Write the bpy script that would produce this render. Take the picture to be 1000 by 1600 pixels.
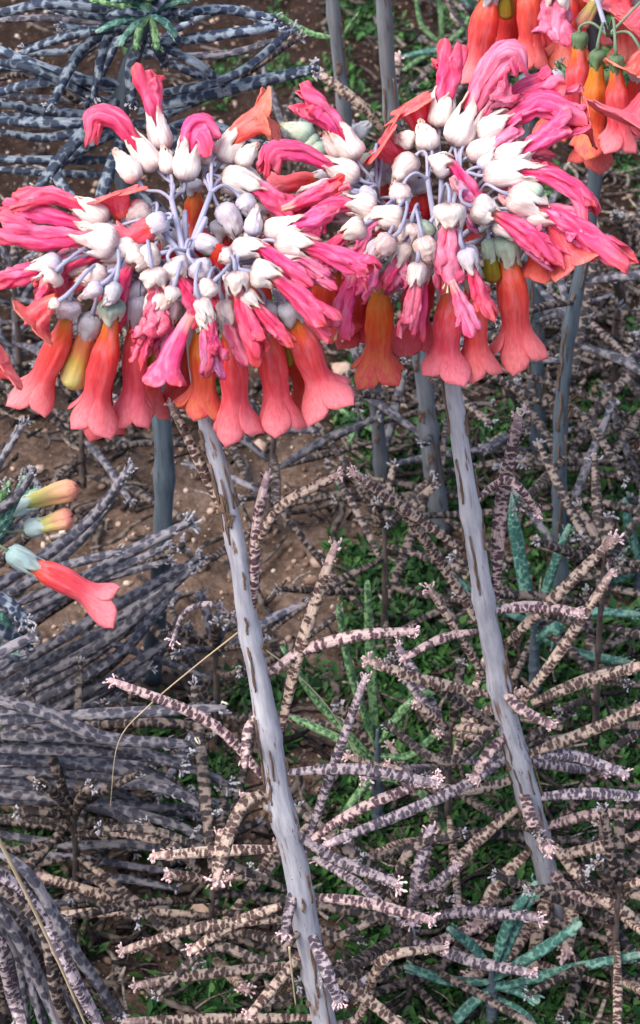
import bpy, bmesh, math, random
import numpy as np
from mathutils import Vector, Matrix, noise
random.seed(7)
S = bpy.context.scene
for o in list(bpy.data.objects): bpy.data.objects.remove(o)
COL = S.collection

# ---------------------------------------------------------------- camera
FPX = 3409.0                      # focal length in photo pixels (photo is 1000 x 1600)
TH = math.radians(40)
CAMP = Vector((0, 0, .79))
FW = Vector((0, math.cos(TH), -math.sin(TH)))
UP = Vector((0, math.sin(TH), math.cos(TH)))
cam = bpy.data.cameras.new('camera'); camo = bpy.data.objects.new('camera', cam); COL.objects.link(camo)
camo.location = CAMP; camo.rotation_euler = (math.radians(90) - TH, 0, 0)
cam.sensor_fit = 'HORIZONTAL'; cam.sensor_width = 36; cam.lens = FPX / 1000 * 36
cam.clip_start = .02; cam.clip_end = 200
cam.dof.use_dof = True; cam.dof.focus_distance = .80; cam.dof.aperture_fstop = 56
S.camera = camo
# ---------------------------------------------------------------- light
SUN_EL, SUN_AZ = math.radians(58), math.radians(238)     # high, soft, from behind left of the camera
W = bpy.data.worlds.new('World'); S.world = W; W.use_nodes = True
nt = W.node_tree; sky = nt.nodes.new('ShaderNodeTexSky'); sky.sky_type = 'NISHITA'; sky.sun_disc = False
sky.sun_elevation = SUN_EL; sky.sun_rotation = SUN_AZ; sky.air_density = 1.2; sky.dust_density = 3.0
nt.links.new(sky.outputs[0], nt.nodes['Background'].inputs[0]); nt.nodes['Background'].inputs[1].default_value = .10
sl = bpy.data.lights.new('sun', 'SUN'); sl.energy = 1.5; sl.angle = math.radians(42); sl.color = (1, .93, .83)
so = bpy.data.objects.new('sun', sl); COL.objects.link(so)
d = Vector((math.sin(SUN_AZ) * math.cos(SUN_EL), math.cos(SUN_AZ) * math.cos(SUN_EL), math.sin(SUN_EL)))
so.rotation_euler = d.to_track_quat('Z', 'Y').to_euler(); so.location = d * 3
S.view_settings.view_transform = 'Standard'; S.view_settings.look = 'None'
S.view_settings.gamma = 1; S.view_settings.use_curve_mapping = False; S.view_settings.exposure = 1.55

# ---------------------------------------------------------------- rays: photo pixel -> place
def ray(px, py): return FW + Vector((1, 0, 0)) * ((px - 500) / FPX) + UP * ((800 - py) / FPX)
def PY(px, py, Y):
    r = ray(px, py); return CAMP + r * (Y / r.y)
def PZ(px, py, z=0.0):
    r = ray(px, py); return CAMP + r * ((z - CAMP.z) / r.z)
def scl(p): return (p - CAMP).dot(FW) / FPX           # metres per photo pixel at p
def R(a, b): return random.uniform(a, b)

# ---------------------------------------------------------------- materials
MATS = {}
def N(t, typ, **kw):
    n = t.nodes.new(typ)
    for k, v in kw.items(): setattr(n, k, v)
    return n
def ramp(t, stops, interp='LINEAR'):
    n = t.nodes.new('ShaderNodeValToRGB'); e = n.color_ramp.elements; n.color_ramp.interpolation = interp
    while len(e) < len(stops): e.new(.5)
    for i, (p, c) in enumerate(stops):
        e[i].position = p; e[i].color = (c[0], c[1], c[2], 1) if len(c) == 3 else c
    return n
def newmat(name, rough=.6, spec=.4):
    m = bpy.data.materials.new(name); m.use_nodes = True; t = m.node_tree
    b = t.nodes['Principled BSDF']; b.inputs['Roughness'].default_value = rough
    b.inputs['Specular IOR Level'].default_value = spec; MATS[name] = m
    return m, t, b
def attr(t, name='lc'):
    return N(t, 'ShaderNodeAttribute', attribute_name=name)
def mapping(t, src, sc):
    mp = N(t, 'ShaderNodeMapping'); mp.inputs['Scale'].default_value = sc; t.links.new(src, mp.inputs[0]); return mp
def noise_tex(t, vec, scale, detail=4, rough=.55):
    n = N(t, 'ShaderNodeTexNoise'); n.inputs['Scale'].default_value = scale; n.inputs['Detail'].default_value = detail
    n.inputs['Roughness'].default_value = rough
    if vec: t.links.new(vec, n.inputs['Vector'])
    return n
def mixc(t, f, a, b, typ='MIX'):
    m = N(t, 'ShaderNodeMix', data_type='RGBA', blend_type=typ)
    for s, v in ((m.inputs['Factor'], f), (m.inputs[6], a), (m.inputs[7], b)):
        if hasattr(v, 'links') or hasattr(v, 'is_linked'): t.links.new(v, s)
        elif isinstance(v, (int, float)): s.default_value = v
        else: s.default_value = (v[0], v[1], v[2], 1)
    return m.outputs[2]
def math_(t, op, a, b=0.0, clamp=False):
    m = N(t, 'ShaderNodeMath', operation=op, use_clamp=clamp)
    for i, v in enumerate((a, b)):
        if hasattr(v, 'is_linked'): t.links.new(v, m.inputs[i])
        else: m.inputs[i].default_value = v
    return m.outputs[0]
def bump(t, b, h, strength=.4, dist=.001):
    n = N(t, 'ShaderNodeBump'); n.inputs['Strength'].default_value = strength; n.inputs['Distance'].default_value = dist
    t.links.new(h, n.inputs['Height']); t.links.new(n.outputs[0], b.inputs['Normal'])

def leaf_mat(name, light, dark, cov=.36, along=250, across=330, tipc=None, rough=.5):
    m, t, b = newmat(name, rough, .35)
    a = attr(t); oi = N(t, 'ShaderNodeObjectInfo')
    addv = N(t, 'ShaderNodeVectorMath', operation='ADD'); t.links.new(a.outputs['Vector'], addv.inputs[0])
    mul = N(t, 'ShaderNodeVectorMath', operation='SCALE'); mul.inputs[0].default_value = (.3, .2, 1.7)
    t.links.new(oi.outputs['Random'], mul.inputs['Scale']); t.links.new(mul.outputs[0], addv.inputs[1])
    wob = noise_tex(t, addv.outputs[0], 420, 2)
    wv = N(t, 'ShaderNodeVectorMath', operation='MULTIPLY_ADD'); t.links.new(wob.outputs['Color'], wv.inputs[0])
    wv.inputs[1].default_value = (.0018, .0018, .0024); t.links.new(addv.outputs[0], wv.inputs[2])
    mp = mapping(t, wv.outputs[0], (across, across, along))
    v = N(t, 'ShaderNodeTexVoronoi', feature='F1'); v.inputs['Scale'].default_value = 1; v.inputs['Randomness'].default_value = .8
    t.links.new(mp.outputs[0], v.inputs['Vector'])
    r = ramp(t, [(cov - .04, (1, 1, 1)), (cov + .17, (0, 0, 0))]); t.links.new(v.outputs['Distance'], r.inputs[0])
    fine = noise_tex(t, mapping(t, a.outputs['Vector'], (1500, 1500, 330)).outputs[0], 1, 6, .65)
    fr = ramp(t, [(.32, (.58, .58, .58)), (.5, (.97, .97, .97)), (.68, (1.22, 1.22, 1.22))]); t.links.new(fine.outputs[0], fr.inputs[0])
    big = noise_tex(t, addv.outputs[0], 45, 2)
    lc = mixc(t, big.outputs[0], light, [min(1, c * 1.25) for c in light])
    dc = mixc(t, big.outputs[0], dark, [c * 1.9 for c in dark])
    c = mixc(t, r.outputs[0], lc, dc)
    c = mixc(t, 1.0, c, fr.outputs[0], 'MULTIPLY')
    if tipc:
        ta = attr(t, 'tt'); tr = ramp(t, [(.84, (0, 0, 0)), (1, (1, 1, 1))]); t.links.new(ta.outputs['Fac'], tr.inputs[0])
        c = mixc(t, math_(t, 'MULTIPLY', tr.outputs[0], .55), c, tipc)
    hsv = N(t, 'ShaderNodeHueSaturation'); t.links.new(c, hsv.inputs['Color'])
    t.links.new(math_(t, 'MULTIPLY_ADD', oi.outputs['Random'], .45), hsv.inputs['Value']); hsv.inputs['Value'].default_value = 1
    # value = random * .45 + .78
    n = [x for x in t.nodes if x.bl_idname == 'ShaderNodeMath' and x.operation == 'MULTIPLY_ADD'][0]; n.inputs[2].default_value = .78
    t.links.new(hsv.outputs[0], b.inputs['Base Color'])
    h = math_(t, 'ADD', math_(t, 'MULTIPLY', r.outputs[0], .35), fine.outputs[0])
    bump(t, b, h, .8, .0009)
    return m
leaf_mat('leaf_beige', (.43, .325, .265), (.05, .026, .024), .46, 620, 260, tipc=(.75, .5, .48))
leaf_mat('leaf_pink', (.44, .32, .31), (.05, .026, .034), .46, 620, 260, tipc=(.75, .5, .52))
leaf_mat('leaf_lilac', (.37, .30, .32), (.045, .034, .05), .47, 620, 260, tipc=(.66, .5, .55))
leaf_mat('leaf_slate', (.19, .175, .195), (.034, .033, .048), .46, 260, 300)
leaf_mat('leaf_bluegrey', (.20, .24, .29), (.015, .023, .045), .50, 290, 220)
leaf_mat('leaf_teal', (.12, .25, .20), (.022, .075, .065), .50, 420, 420, tipc=(.3, .42, .34))
leaf_mat('leaf_green', (.17, .29, .13), (.035, .09, .04), .44, 420, 420)
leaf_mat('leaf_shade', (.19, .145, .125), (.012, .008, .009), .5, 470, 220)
leaf_mat('leaf_dead', (.13, .10, .085), (.014, .010, .010), .42, 170, 200, rough=.8)

def plain(name, col, col2, sc=(300, 300, 60), rough=.6, bs=.3, spots=None):
    m, t, b = newmat(name, rough, .3)
    a = attr(t); n = noise_tex(t, mapping(t, a.outputs['Vector'], sc).outputs[0], 1, 5, .6)
    r = ramp(t, [(.35, col), (.66, col2)]); t.links.new(n.outputs[0], r.inputs[0]); c = r.outputs[0]
    if spots:
        n2 = noise_tex(t, mapping(t, a.outputs['Vector'], (230, 230, 38)).outputs[0], 1, 6, .7)
        r2 = ramp(t, [(.57, (0, 0, 0)), (.63, (1, 1, 1))]); t.links.new(n2.outputs[0], r2.inputs[0])
        c = mixc(t, r2.outputs[0], c, spots)
        n3 = noise_tex(t, mapping(t, a.outputs['Vector'], (900, 900, 25)).outputs[0], 1, 4, .6)
        r3 = ramp(t, [(.60, (0, 0, 0)), (.7, (.6, .6, .6))]); t.links.new(n3.outputs[0], r3.inputs[0])
        c = mixc(t, r3.outputs[0], c, [x * .6 for x in spots])
    t.links.new(c, b.inputs['Base Color']); bump(t, b, n.outputs[0], bs, .0006)
    return m
plain('stem_grey', (.29, .29, .345), (.50, .49, .54), (330, 330, 45), .55, .3, (.17, .10, .075))
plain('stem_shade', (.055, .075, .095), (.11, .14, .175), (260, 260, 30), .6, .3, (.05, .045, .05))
plain('stem_dry', (.22, .14, .10), (.07, .042, .036), (500, 500, 80), .85, .5)
plain('stem_mid', (.12, .13, .155), (.21, .22, .245), (260, 260, 30), .6, .3, (.09, .07, .065))  # stem grey lowered, shade behind the flower heads put into the colour
plain('stem_brown', (.05, .035, .035), (.13, .10, .09), (300, 300, 50), .8, .5, (.03, .02, .02))
plain('pedicel_green', (.10, .15, .09), (.2, .26, .18), (500, 500, 60), .5, .15)
plain('pedicel_lilac', (.24, .235, .34), (.40, .38, .50), (500, 500, 60), .5, .15)
plain('plantlet_pink', (.62, .40, .42), (.80, .62, .60), (600, 600, 600), .5, .2)
plain('plantlet_grey', (.26, .26, .30), (.42, .40, .43), (600, 600, 600), .6, .2)
plain('curl_cream', (.66, .58, .40), (.8, .76, .58), (600, 600, 600), .5, .2)
plain('straw', (.36, .27, .17), (.55, .44, .30), (600, 600, 60), .6, .2)
plain('stamen', (.8, .62, .25), (.85, .75, .45), (600, 600, 60), .6, .1)
plain('stone_tan', (.34, .23, .18), (.46, .34, .28), (160, 160, 160), .8, .5)

def petal_mat(name, stops, streak=.35, lite=None, transl=.4, rough=.6):
    m, t, b = newmat(name, rough, .3)
    a = attr(t); ta = attr(t, 'tt'); oi = N(t, 'ShaderNodeObjectInfo')
    n0 = noise_tex(t, mapping(t, a.outputs['Vector'], (110, 110, 50)).outputs[0], 1, 3)
    f = math_(t, 'ADD', ta.outputs['Fac'], math_(t, 'MULTIPLY', math_(t, 'SUBTRACT', n0.outputs[0], .5), .35))
    r = ramp(t, stops); t.links.new(f, r.inputs[0])
    st = noise_tex(t, mapping(t, a.outputs['Vector'], (1100, 1100, 60)).outputs[0], 1, 4, .6)
    sr = ramp(t, [(.35, [1 - streak * .35, 1 - streak, 1 - streak]), (.62, (1.05, 1.08, 1.08))]); t.links.new(st.outputs[0], sr.inputs[0])
    c = mixc(t, 1.0, r.outputs[0], sr.outputs[0], 'MULTIPLY')
    if lite:
        l2 = noise_tex(t, mapping(t, a.outputs['Vector'], (420, 420, 70)).outputs[0], 1, 4, .6)
        lr = ramp(t, [(.46, (0, 0, 0)), (.68, (.75, .75, .75))]); t.links.new(l2.outputs[0], lr.inputs[0])
        c = mixc(t, lr.outputs[0], c, lite)
    hs = N(t, 'ShaderNodeHueSaturation'); t.links.new(c, hs.inputs['Color'])
    mm = N(t, 'ShaderNodeMath', operation='MULTIPLY_ADD'); t.links.new(oi.outputs['Random'], mm.inputs[0])
    mm.inputs[1].default_value = .022; mm.inputs[2].default_value = .489; t.links.new(mm.outputs[0], hs.inputs['Hue'])
    t.links.new(hs.outputs[0], b.inputs['Base Color'])
    tr = N(t, 'ShaderNodeBsdfTranslucent'); t.links.new(hs.outputs[0], tr.inputs['Color'])
    mx = N(t, 'ShaderNodeMixShader'); mx.inputs[0].default_value = transl
    t.links.new(b.outputs[0], mx.inputs[1]); t.links.new(tr.outputs[0], mx.inputs[2])
    t.links.new(mx.outputs[0], t.nodes['Material Output'].inputs[0])
    bump(t, b, st.outputs[0], .35, .0006)
    return m
petal_mat('petal_fresh', [(.13, (.78, .36, .04)), (.26, (.90, .17, .045)), (.42, (.90, .085, .08)), (.68, (.92, .12, .15)), (.92, (.94, .30, .34))], .28, lite=(.94, .26, .30))
petal_mat('petal_orange', [(.12, (.62, .33, .04)), (.30, (.84, .21, .03)), (.50, (.86, .09, .045)), (.95, (.88, .16, .19))], .3, lite=(.86, .3, .1))
petal_mat('petal_deep', [(.15, (.66, .13, .02)), (.4, (.62, .028, .018)), (.75, (.74, .055, .075)), (.98, (.82, .20, .23))], .3, lite=(.72, .1, .1))
petal_mat('petal_pink', [(.2, (.90, .42, .34)), (.32, (.94, .06, .21)), (.6, (.94, .10, .31)), (.85, (.94, .12, .27)), (1, (.90, .15, .16))], .4, lite=(.95, .36, .54))
petal_mat('petal_rose', [(.2, (.90, .52, .48)), (.36, (.90, .16, .32)), (.65, (.92, .27, .46)), (1, (.90, .13, .30))], .45, lite=(.95, .48, .66))
petal_mat('petal_mauve', [(.2, (.84, .48, .52)), (.4, (.80, .16, .40)), (.7, (.86, .32, .56)), (1, (.76, .11, .34))], .5, lite=(.92, .52, .72))
petal_mat('petal_mouth', [(.15, (.86, .14, .03)), (.4, (.90, .075, .12)), (.7, (.90, .12, .14)), (1, (.90, .30, .22))], .25, lite=(.95, .34, .34))
petal_mat('petal_yellow', [(.15, (.78, .20, .12)), (.45, (.80, .30, .12)), (.62, (.72, .52, .12)), (.8, (.76, .66, .28)), (1, (.42, .42, .08))], .2)
petal_mat('petal_blush', [(.15, (.45, .5, .12)), (.5, (.66, .58, .22)), (.8, (.80, .45, .30)), (1, (.8, .3, .28))], .2)
petal_mat('petal_olive', [(.15, (.20, .22, .03)), (.6, (.30, .22, .02)), (1, (.38, .2, .03))], .2)
petal_mat('calyx_white', [(0, (.58, .46, .44)), (.2, (.84, .76, .72)), (.6, (.90, .86, .82)), (.85, (.80, .68, .60)), (1, (.74, .46, .40))], .3, transl=.25, rough=.7)
petal_mat('calyx_grey', [(0, (.40, .42, .50)), (.4, (.56, .57, .62)), (.8, (.64, .63, .66)), (1, (.45, .45, .36))], .28, transl=.2, rough=.7)
petal_mat('calyx_lilac', [(0, (.48, .46, .58)), (.4, (.66, .62, .68)), (.8, (.72, .66, .68)), (1, (.6, .42, .36))], .3, transl=.2, rough=.7)
petal_mat('calyx_green', [(0, (.24, .36, .30)), (.4, (.46, .56, .46)), (.8, (.58, .64, .54)), (1, (.5, .5, .3))], .28, transl=.2, rough=.7)
petal_mat('calyx_blue', [(0, (.26, .40, .40)), (.4, (.44, .60, .60)), (.8, (.5, .64, .58)), (1, (.4, .5, .3))], .28, transl=.2, rough=.7)
petal_mat('calyx_leaf', [(0, (.10, .17, .09)), (.5, (.16, .27, .13)), (1, (.25, .30, .12))], .3, transl=.15, rough=.7)
petal_mat('calyx_dry', [(0, (.55, .42, .42)), (.4, (.76, .66, .62)), (.8, (.72, .5, .48)), (1, (.42, .25, .2))], .4, transl=.15)

m, t, b = newmat('soil', .95, .15)
tc = N(t, 'ShaderNodeTexCoord'); geo = tc.outputs['Object']
n1 = noise_tex(t, geo, 9, 4); n2 = noise_tex(t, geo, 260, 8, .7); n3 = noise_tex(t, geo, 60, 6, .65)
r1 = ramp(t, [(.3, (.05, .03, .022)), (.48, (.15, .098, .074)), (.66, (.33, .235, .19))])
t.links.new(math_(t, 'ADD', math_(t, 'MULTIPLY', n2.outputs[0], .5), math_(t, 'MULTIPLY', n3.outputs[0], .5)), r1.inputs[0])
sx = N(t, 'ShaderNodeSeparateXYZ'); t.links.new(geo, sx.inputs[0])
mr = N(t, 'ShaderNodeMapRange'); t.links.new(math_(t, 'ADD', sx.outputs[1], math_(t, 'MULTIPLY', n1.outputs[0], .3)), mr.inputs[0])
mr.inputs[1].default_value = 1.10; mr.inputs[2].default_value = 1.24       # darker earth colour further back
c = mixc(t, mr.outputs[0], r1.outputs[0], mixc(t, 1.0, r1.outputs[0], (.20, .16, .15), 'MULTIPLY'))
v = N(t, 'ShaderNodeTexVoronoi'); v.inputs['Scale'].default_value = 330; t.links.new(geo, v.inputs['Vector'])
vr = ramp(t, [(.08, (1, 1, 1)), (.16, (0, 0, 0))]); t.links.new(v.outputs['Distance'], vr.inputs[0])
c = mixc(t, math_(t, 'MULTIPLY', vr.outputs[0], .7), c, (.42, .30, .22))
t.links.new(c, b.inputs['Base Color']); bump(t, b, math_(t, 'ADD', n2.outputs[0], n3.outputs[0]), 1, .004)

m, t, b = newmat('gravel', .85, .2)
g = N(t, 'ShaderNodeNewGeometry'); rr = ramp(t, [(0, (.10, .06, .045)), (.5, (.30, .20, .15)), (.85, (.45, .33, .27)), (1, (.6, .52, .46))])
t.links.new(g.outputs['Random Per Island'], rr.inputs[0]); t.links.new(rr.outputs[0], b.inputs['Base Color'])
m, t, b = newmat('litter', .9, .15)
g = N(t, 'ShaderNodeNewGeometry'); rr = ramp(t, [(0, (.018, .014, .015)), (.45, (.06, .046, .043)), (.8, (.14, .108, .095)), (1, (.36, .30, .26))])
t.links.new(g.outputs['Random Per Island'], rr.inputs[0])
tc = N(t, 'ShaderNodeTexCoord'); nn = noise_tex(t, tc.outputs['Object'], 500, 4); r2 = ramp(t, [(.4, (.35, .35, .35)), (.6, (1.2, 1.2, 1.2))])
t.links.new(nn.outputs[0], r2.inputs[0]); t.links.new(mixc(t, 1.0, rr.outputs[0], r2.outputs[0], 'MULTIPLY'), b.inputs['Base Color'])
m, t, b = newmat('ground_cover', .6, .3)
g = N(t, 'ShaderNodeNewGeometry'); rr = ramp(t, [(0, (.008, .030, .009)), (.5, (.020, .072, .016)), (1, (.055, .15, .032))])
t.links.new(g.outputs['Random Per Island'], rr.inputs[0]); t.links.new(rr.outputs[0], b.inputs['Base Color'])

# ---------------------------------------------------------------- mesh helpers
class MB:
    def __init__(s): s.v = []; s.f = []; s.lc = []; s.tt = []
    def add(s, v, f, lc, tt):
        o = len(s.v); s.v += v; s.f += [tuple(i + o for i in q) for q in f]; s.lc += lc; s.tt += tt
    def build(s, name, mat, parent=None, weld=False, thick=0, org=None):
        org = Vector(org) if org is not None else Vector(s.v[0])
        me = bpy.data.meshes.new(name)
        me.from_pydata([Vector(p) - org for p in s.v], [], s.f)
        a = me.attributes.new('lc', 'FLOAT_VECTOR', 'POINT'); a.data.foreach_set('vector', [c for p in s.lc for c in p])
        a = me.attributes.new('tt', 'FLOAT', 'POINT'); a.data.foreach_set('value', s.tt)
        if weld:
            bm = bmesh.new(); bm.from_mesh(me); bmesh.ops.remove_doubles(bm, verts=bm.verts, dist=1e-6); bm.to_mesh(me); bm.free()
        me.shade_smooth(); me.materials.append(MATS[mat])
        o = bpy.data.objects.new(name, me); COL.objects.link(o)
        o['_w'] = list(org)
        place(o, org, parent)
        if thick:
            md = o.modifiers.new('thickness', 'SOLIDIFY'); md.thickness = thick; md.offset = 0
        return o
def wloc(o): return Vector(o['_w'])
def place(o, org, parent):
    if parent is None: o.location = org
    else: o.parent = parent; o.location = Vector(org) - wloc(parent)
def empty(name, loc, label, cat, group=None):
    o = bpy.data.objects.new(name, None); COL.objects.link(o); o.location = loc; o['_w'] = list(loc)
    o.empty_display_size = .02
    tag(o, label, cat, group or ('green young shoots' if 'shoot' in name else 'spotted succulent plants')); return o
def tag(o, label=None, cat=None, group=None, kind=None):
    for k, v in (('label', label), ('category', cat), ('group', group), ('kind', kind)):
        if v: o[k] = v
    return o

def spline(pts, n):
    P = [Vector(p) for p in pts]
    if len(P) == 2: P = [P[0], P[0].lerp(P[1], .5), P[1]]
    P = [P[0] * 2 - P[1]] + P + [P[-1] * 2 - P[-2]]
    out = []
    for i in range(1, len(P) - 2):
        a, b, c, d = P[i - 1:i + 3]
        for k in range(16):
            u = k / 16
            out.append(.5 * ((2 * b) + (c - a) * u + (2 * a - 5 * b + 4 * c - d) * u * u + (3 * b - 3 * c + d - a) * u ** 3))
    out.append(P[-2])
    L = [0]
    for i in range(1, len(out)): L.append(L[-1] + (out[i] - out[i - 1]).length)
    res = []; j = 0
    for i in range(n + 1):
        s = L[-1] * i / n
        while j < len(L) - 2 and L[j + 1] < s: j += 1
        q = (s - L[j]) / max(1e-9, L[j + 1] - L[j]); res.append(out[j].lerp(out[j + 1], q))
    return res, L[-1]
def frames(C, up=Vector((0, 0, 1))):
    T = []
    for i in range(len(C)):
        T.append((C[min(i + 1, len(C) - 1)] - C[max(i - 1, 0)]).normalized())
    x = up.cross(T[0])
    if x.length < .2: x = Vector((1, 0, 0)) - T[0] * T[0].x
    x.normalize(); fr = []
    for i, tt in enumerate(T):
        x = (x - tt * x.dot(tt)).normalized(); fr.append((x, tt.cross(x).normalized() , tt))
    return fr
def sweep(mb, pts, rad, n=12, sides=10, ell=1.0, up=Vector((0, 0, 1)), cap=True, shape=None):
    """tube along pts; rad(t) radius; shape(phi,t) multiplies it. phi = 90 deg faces up."""
    C, L = spline(pts, n); fr = frames(C, up); v = []; lc = []; tt = []; f = []
    for i, c in enumerate(C):
        t = i / n; x, y, T = fr[i]; r = rad(t)
        for k in range(sides):
            ph = 2 * math.pi * k / sides; q = r * (shape(ph, t) if shape else 1)
            v.append(c + x * (q * math.cos(ph)) + y * (q * ell * math.sin(ph)))
            lc.append((q * math.cos(ph), q * math.sin(ph), L * t)); tt.append(t)
    for i in range(n):
        for k in range(sides):
            a = i * sides + k; b = i * sides + (k + 1) % sides; f.append((a, b, b + sides, a + sides))
    if cap:
        for i, e in ((0, 0), (n, 1)):
            v.append(C[i] + fr[i][2] * (rad(e) * (.5 if e else -.1))); lc.append((0, 0, L * e)); tt.append(float(e)); z = len(v) - 1
            for k in range(sides):
                a = i * sides + k; b = i * sides + (k + 1) % sides
                f.append((a, b, z) if e else (b, a, z))
    mb.add(v, f, lc, tt); return C, L, fr
def interp(tab, t):
    for (a, x), (b, y) in zip(tab, tab[1:]):
        if t <= b: return x + (y - x) * max(0, (t - a)) / (b - a)
    return tab[-1][1]

# ---------------------------------------------------------------- leaves with plantlets at their tips
LEAFP = [(0, .55), (.06, .66), (.25, .95), (.5, 1.05), (.75, .94), (.9, .78), (.97, .66), (1, .45)]
def make_plantlets(kind, seed):
    rnd = random.Random(seed); mb = MB()
    for k in range(rnd.randint(7, 11)):
        az = rnd.uniform(0, 6.28); el = rnd.uniform(.15, 1.35); L = rnd.uniform(1.5, 3.4) / 1000
        dr = Vector((math.cos(az) * math.sin(el), math.sin(az) * math.sin(el), math.cos(el)))
        b0 = Vector((math.cos(az), math.sin(az), -.6 * (el > .7))) * rnd.uniform(1.2, 2.0) / 1000 * (1 if el > .5 else .4)
        side = Vector((rnd.uniform(-1, 1), rnd.uniform(-1, 1), rnd.uniform(-1, 1))) * L * .35
        sweep(mb, [b0, b0 + dr * L * .55, b0 + dr * L + side], lambda t: interp([(0, .3), (.55, .26), (.8, .62), (1, .3)], t) / 1000 , 5, 5)
        if rnd.random() < .5:
            s2 = -side * 1.3
            sweep(mb, [b0 + dr * L * .45, b0 + dr * L * .75 + s2 * .5, b0 + dr * L + s2], lambda t: interp([(0, .2), (.7, .55), (1, .25)], t) / 1000, 4, 5)
    o = mb.build('plantlet', kind, org=(0, 0, 0)); me = o.data; bpy.data.objects.remove(o); return me
PL = {k: [make_plantlets(k, i) for i in range(5)] for k in ('plantlet_pink', 'plantlet_grey')}
def make_curl():
    mb = MB(); pts = [Vector((math.cos(a) * (1.5 + a * .12), math.sin(a) * (1.5 + a * .12), a * .12)) / 1000 for a in [i * .7 for i in range(10)]]
    sweep(mb, pts, lambda t: .00042 * (1 - .4 * t), 22, 6)
    o = mb.build('curled_root', 'curl_cream', org=(0, 0, 0)); me = o.data; bpy.data.objects.remove(o); return me
CURL = make_curl()
def link_mesh(name, me, w, rot, parent, scale=1.0):
    o = bpy.data.objects.new(name, me); COL.objects.link(o); o['_w'] = list(w); place(o, w, parent)
    o.rotation_euler = rot; o.scale = (scale,) * 3; return o
def leaf(pts, rad, mat, parent, tips=True, curl=False, n=16, sides=12, name='leaf', side_tips=2):
    mb = MB(); sd = R(0, 99)
    def rp(t):
        return rad * interp(LEAFP, t) * (1 + .10 * noise.noise(Vector((sd, t * 6, 0))))
    def shp(ph, t):
        g = 1 - .42 * math.exp(-((ph - math.pi / 2) / .42) ** 2)          # groove along the upper side
        return g * (1 + .05 * noise.noise(Vector((math.cos(ph) * 1.5 + sd, math.sin(ph) * 1.5, t * 9)))) 
    C, L, fr = sweep(mb, pts, rp, n, sides, .9, shape=shp)
    # teeth towards the tip
    for k in range(side_tips * 2):
        t = R(.82, .97); i = min(n - 1, int(t * n)); x, y, T = fr[i]; s = 1 if k % 2 else -1
        b0 = C[i].lerp(C[i + 1], R(0, 1)) + x * s * rad * .62
        sweep(mb, [b0, b0 + (x * s + T * .6) * rad * .5, b0 + (x * s * .9 + T * 1.2 + y * .3) * rad * .75], lambda q: rad * (.26 - .16 * q), 2, 5)
    o = mb.build(name, mat, parent, org=C[0])
    if tips:
        kind = 'plantlet_pink' if mat in ('leaf_beige', 'leaf_pink', 'leaf_lilac') else 'plantlet_grey'
        q = fr[-1][2].to_track_quat('Z', 'Y') @ Vector((0, 0, 1)).rotation_difference(Vector((0, 0, 1)))
        e = q.to_euler(); sc = max(.6, rad / .0031) * R(.95, 1.3)
        link_mesh('plantlet', random.choice(PL[kind]), C[-1] - fr[-1][2] * rad * .5, e, o, sc)
    if curl:
        link_mesh('curled_root', CURL, C[-1] + fr[-1][1] * rad * .9, (math.radians(60), R(-.4, .4), R(0, 3)), o, max(.6, rad / .0036))
    return o
def leaf_px(stemY, pts, w, mat, parent, dmode=None, jit=.004, **kw):
    """pts are photo pixels; the leaf leaves its stem at depth stemY and reaches up-and-back or out to the front"""
    p0 = PY(pts[0][0], pts[0][1], stemY); s = scl(p0); out = [p0]
    if dmode is None: dmode = (.30, .85)
    for q in pts[1:]:
        dv = (pts[0][1] - q[1]) * s
        Y = stemY + (dmode[0] if dv > 0 else dmode[1]) * dv + (R(-jit, jit) if dmode else 0) + (q[2] if len(q) > 2 else 0)
        pt = PY(q[0], q[1], Y)
        out.append(pt if pt.z > .008 else PZ(q[0], q[1], .008 + R(0, .006)))
    return leaf(out, w * s * .5 * (.68 if 'slate' in mat else .79), mat, parent, **kw)

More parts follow.
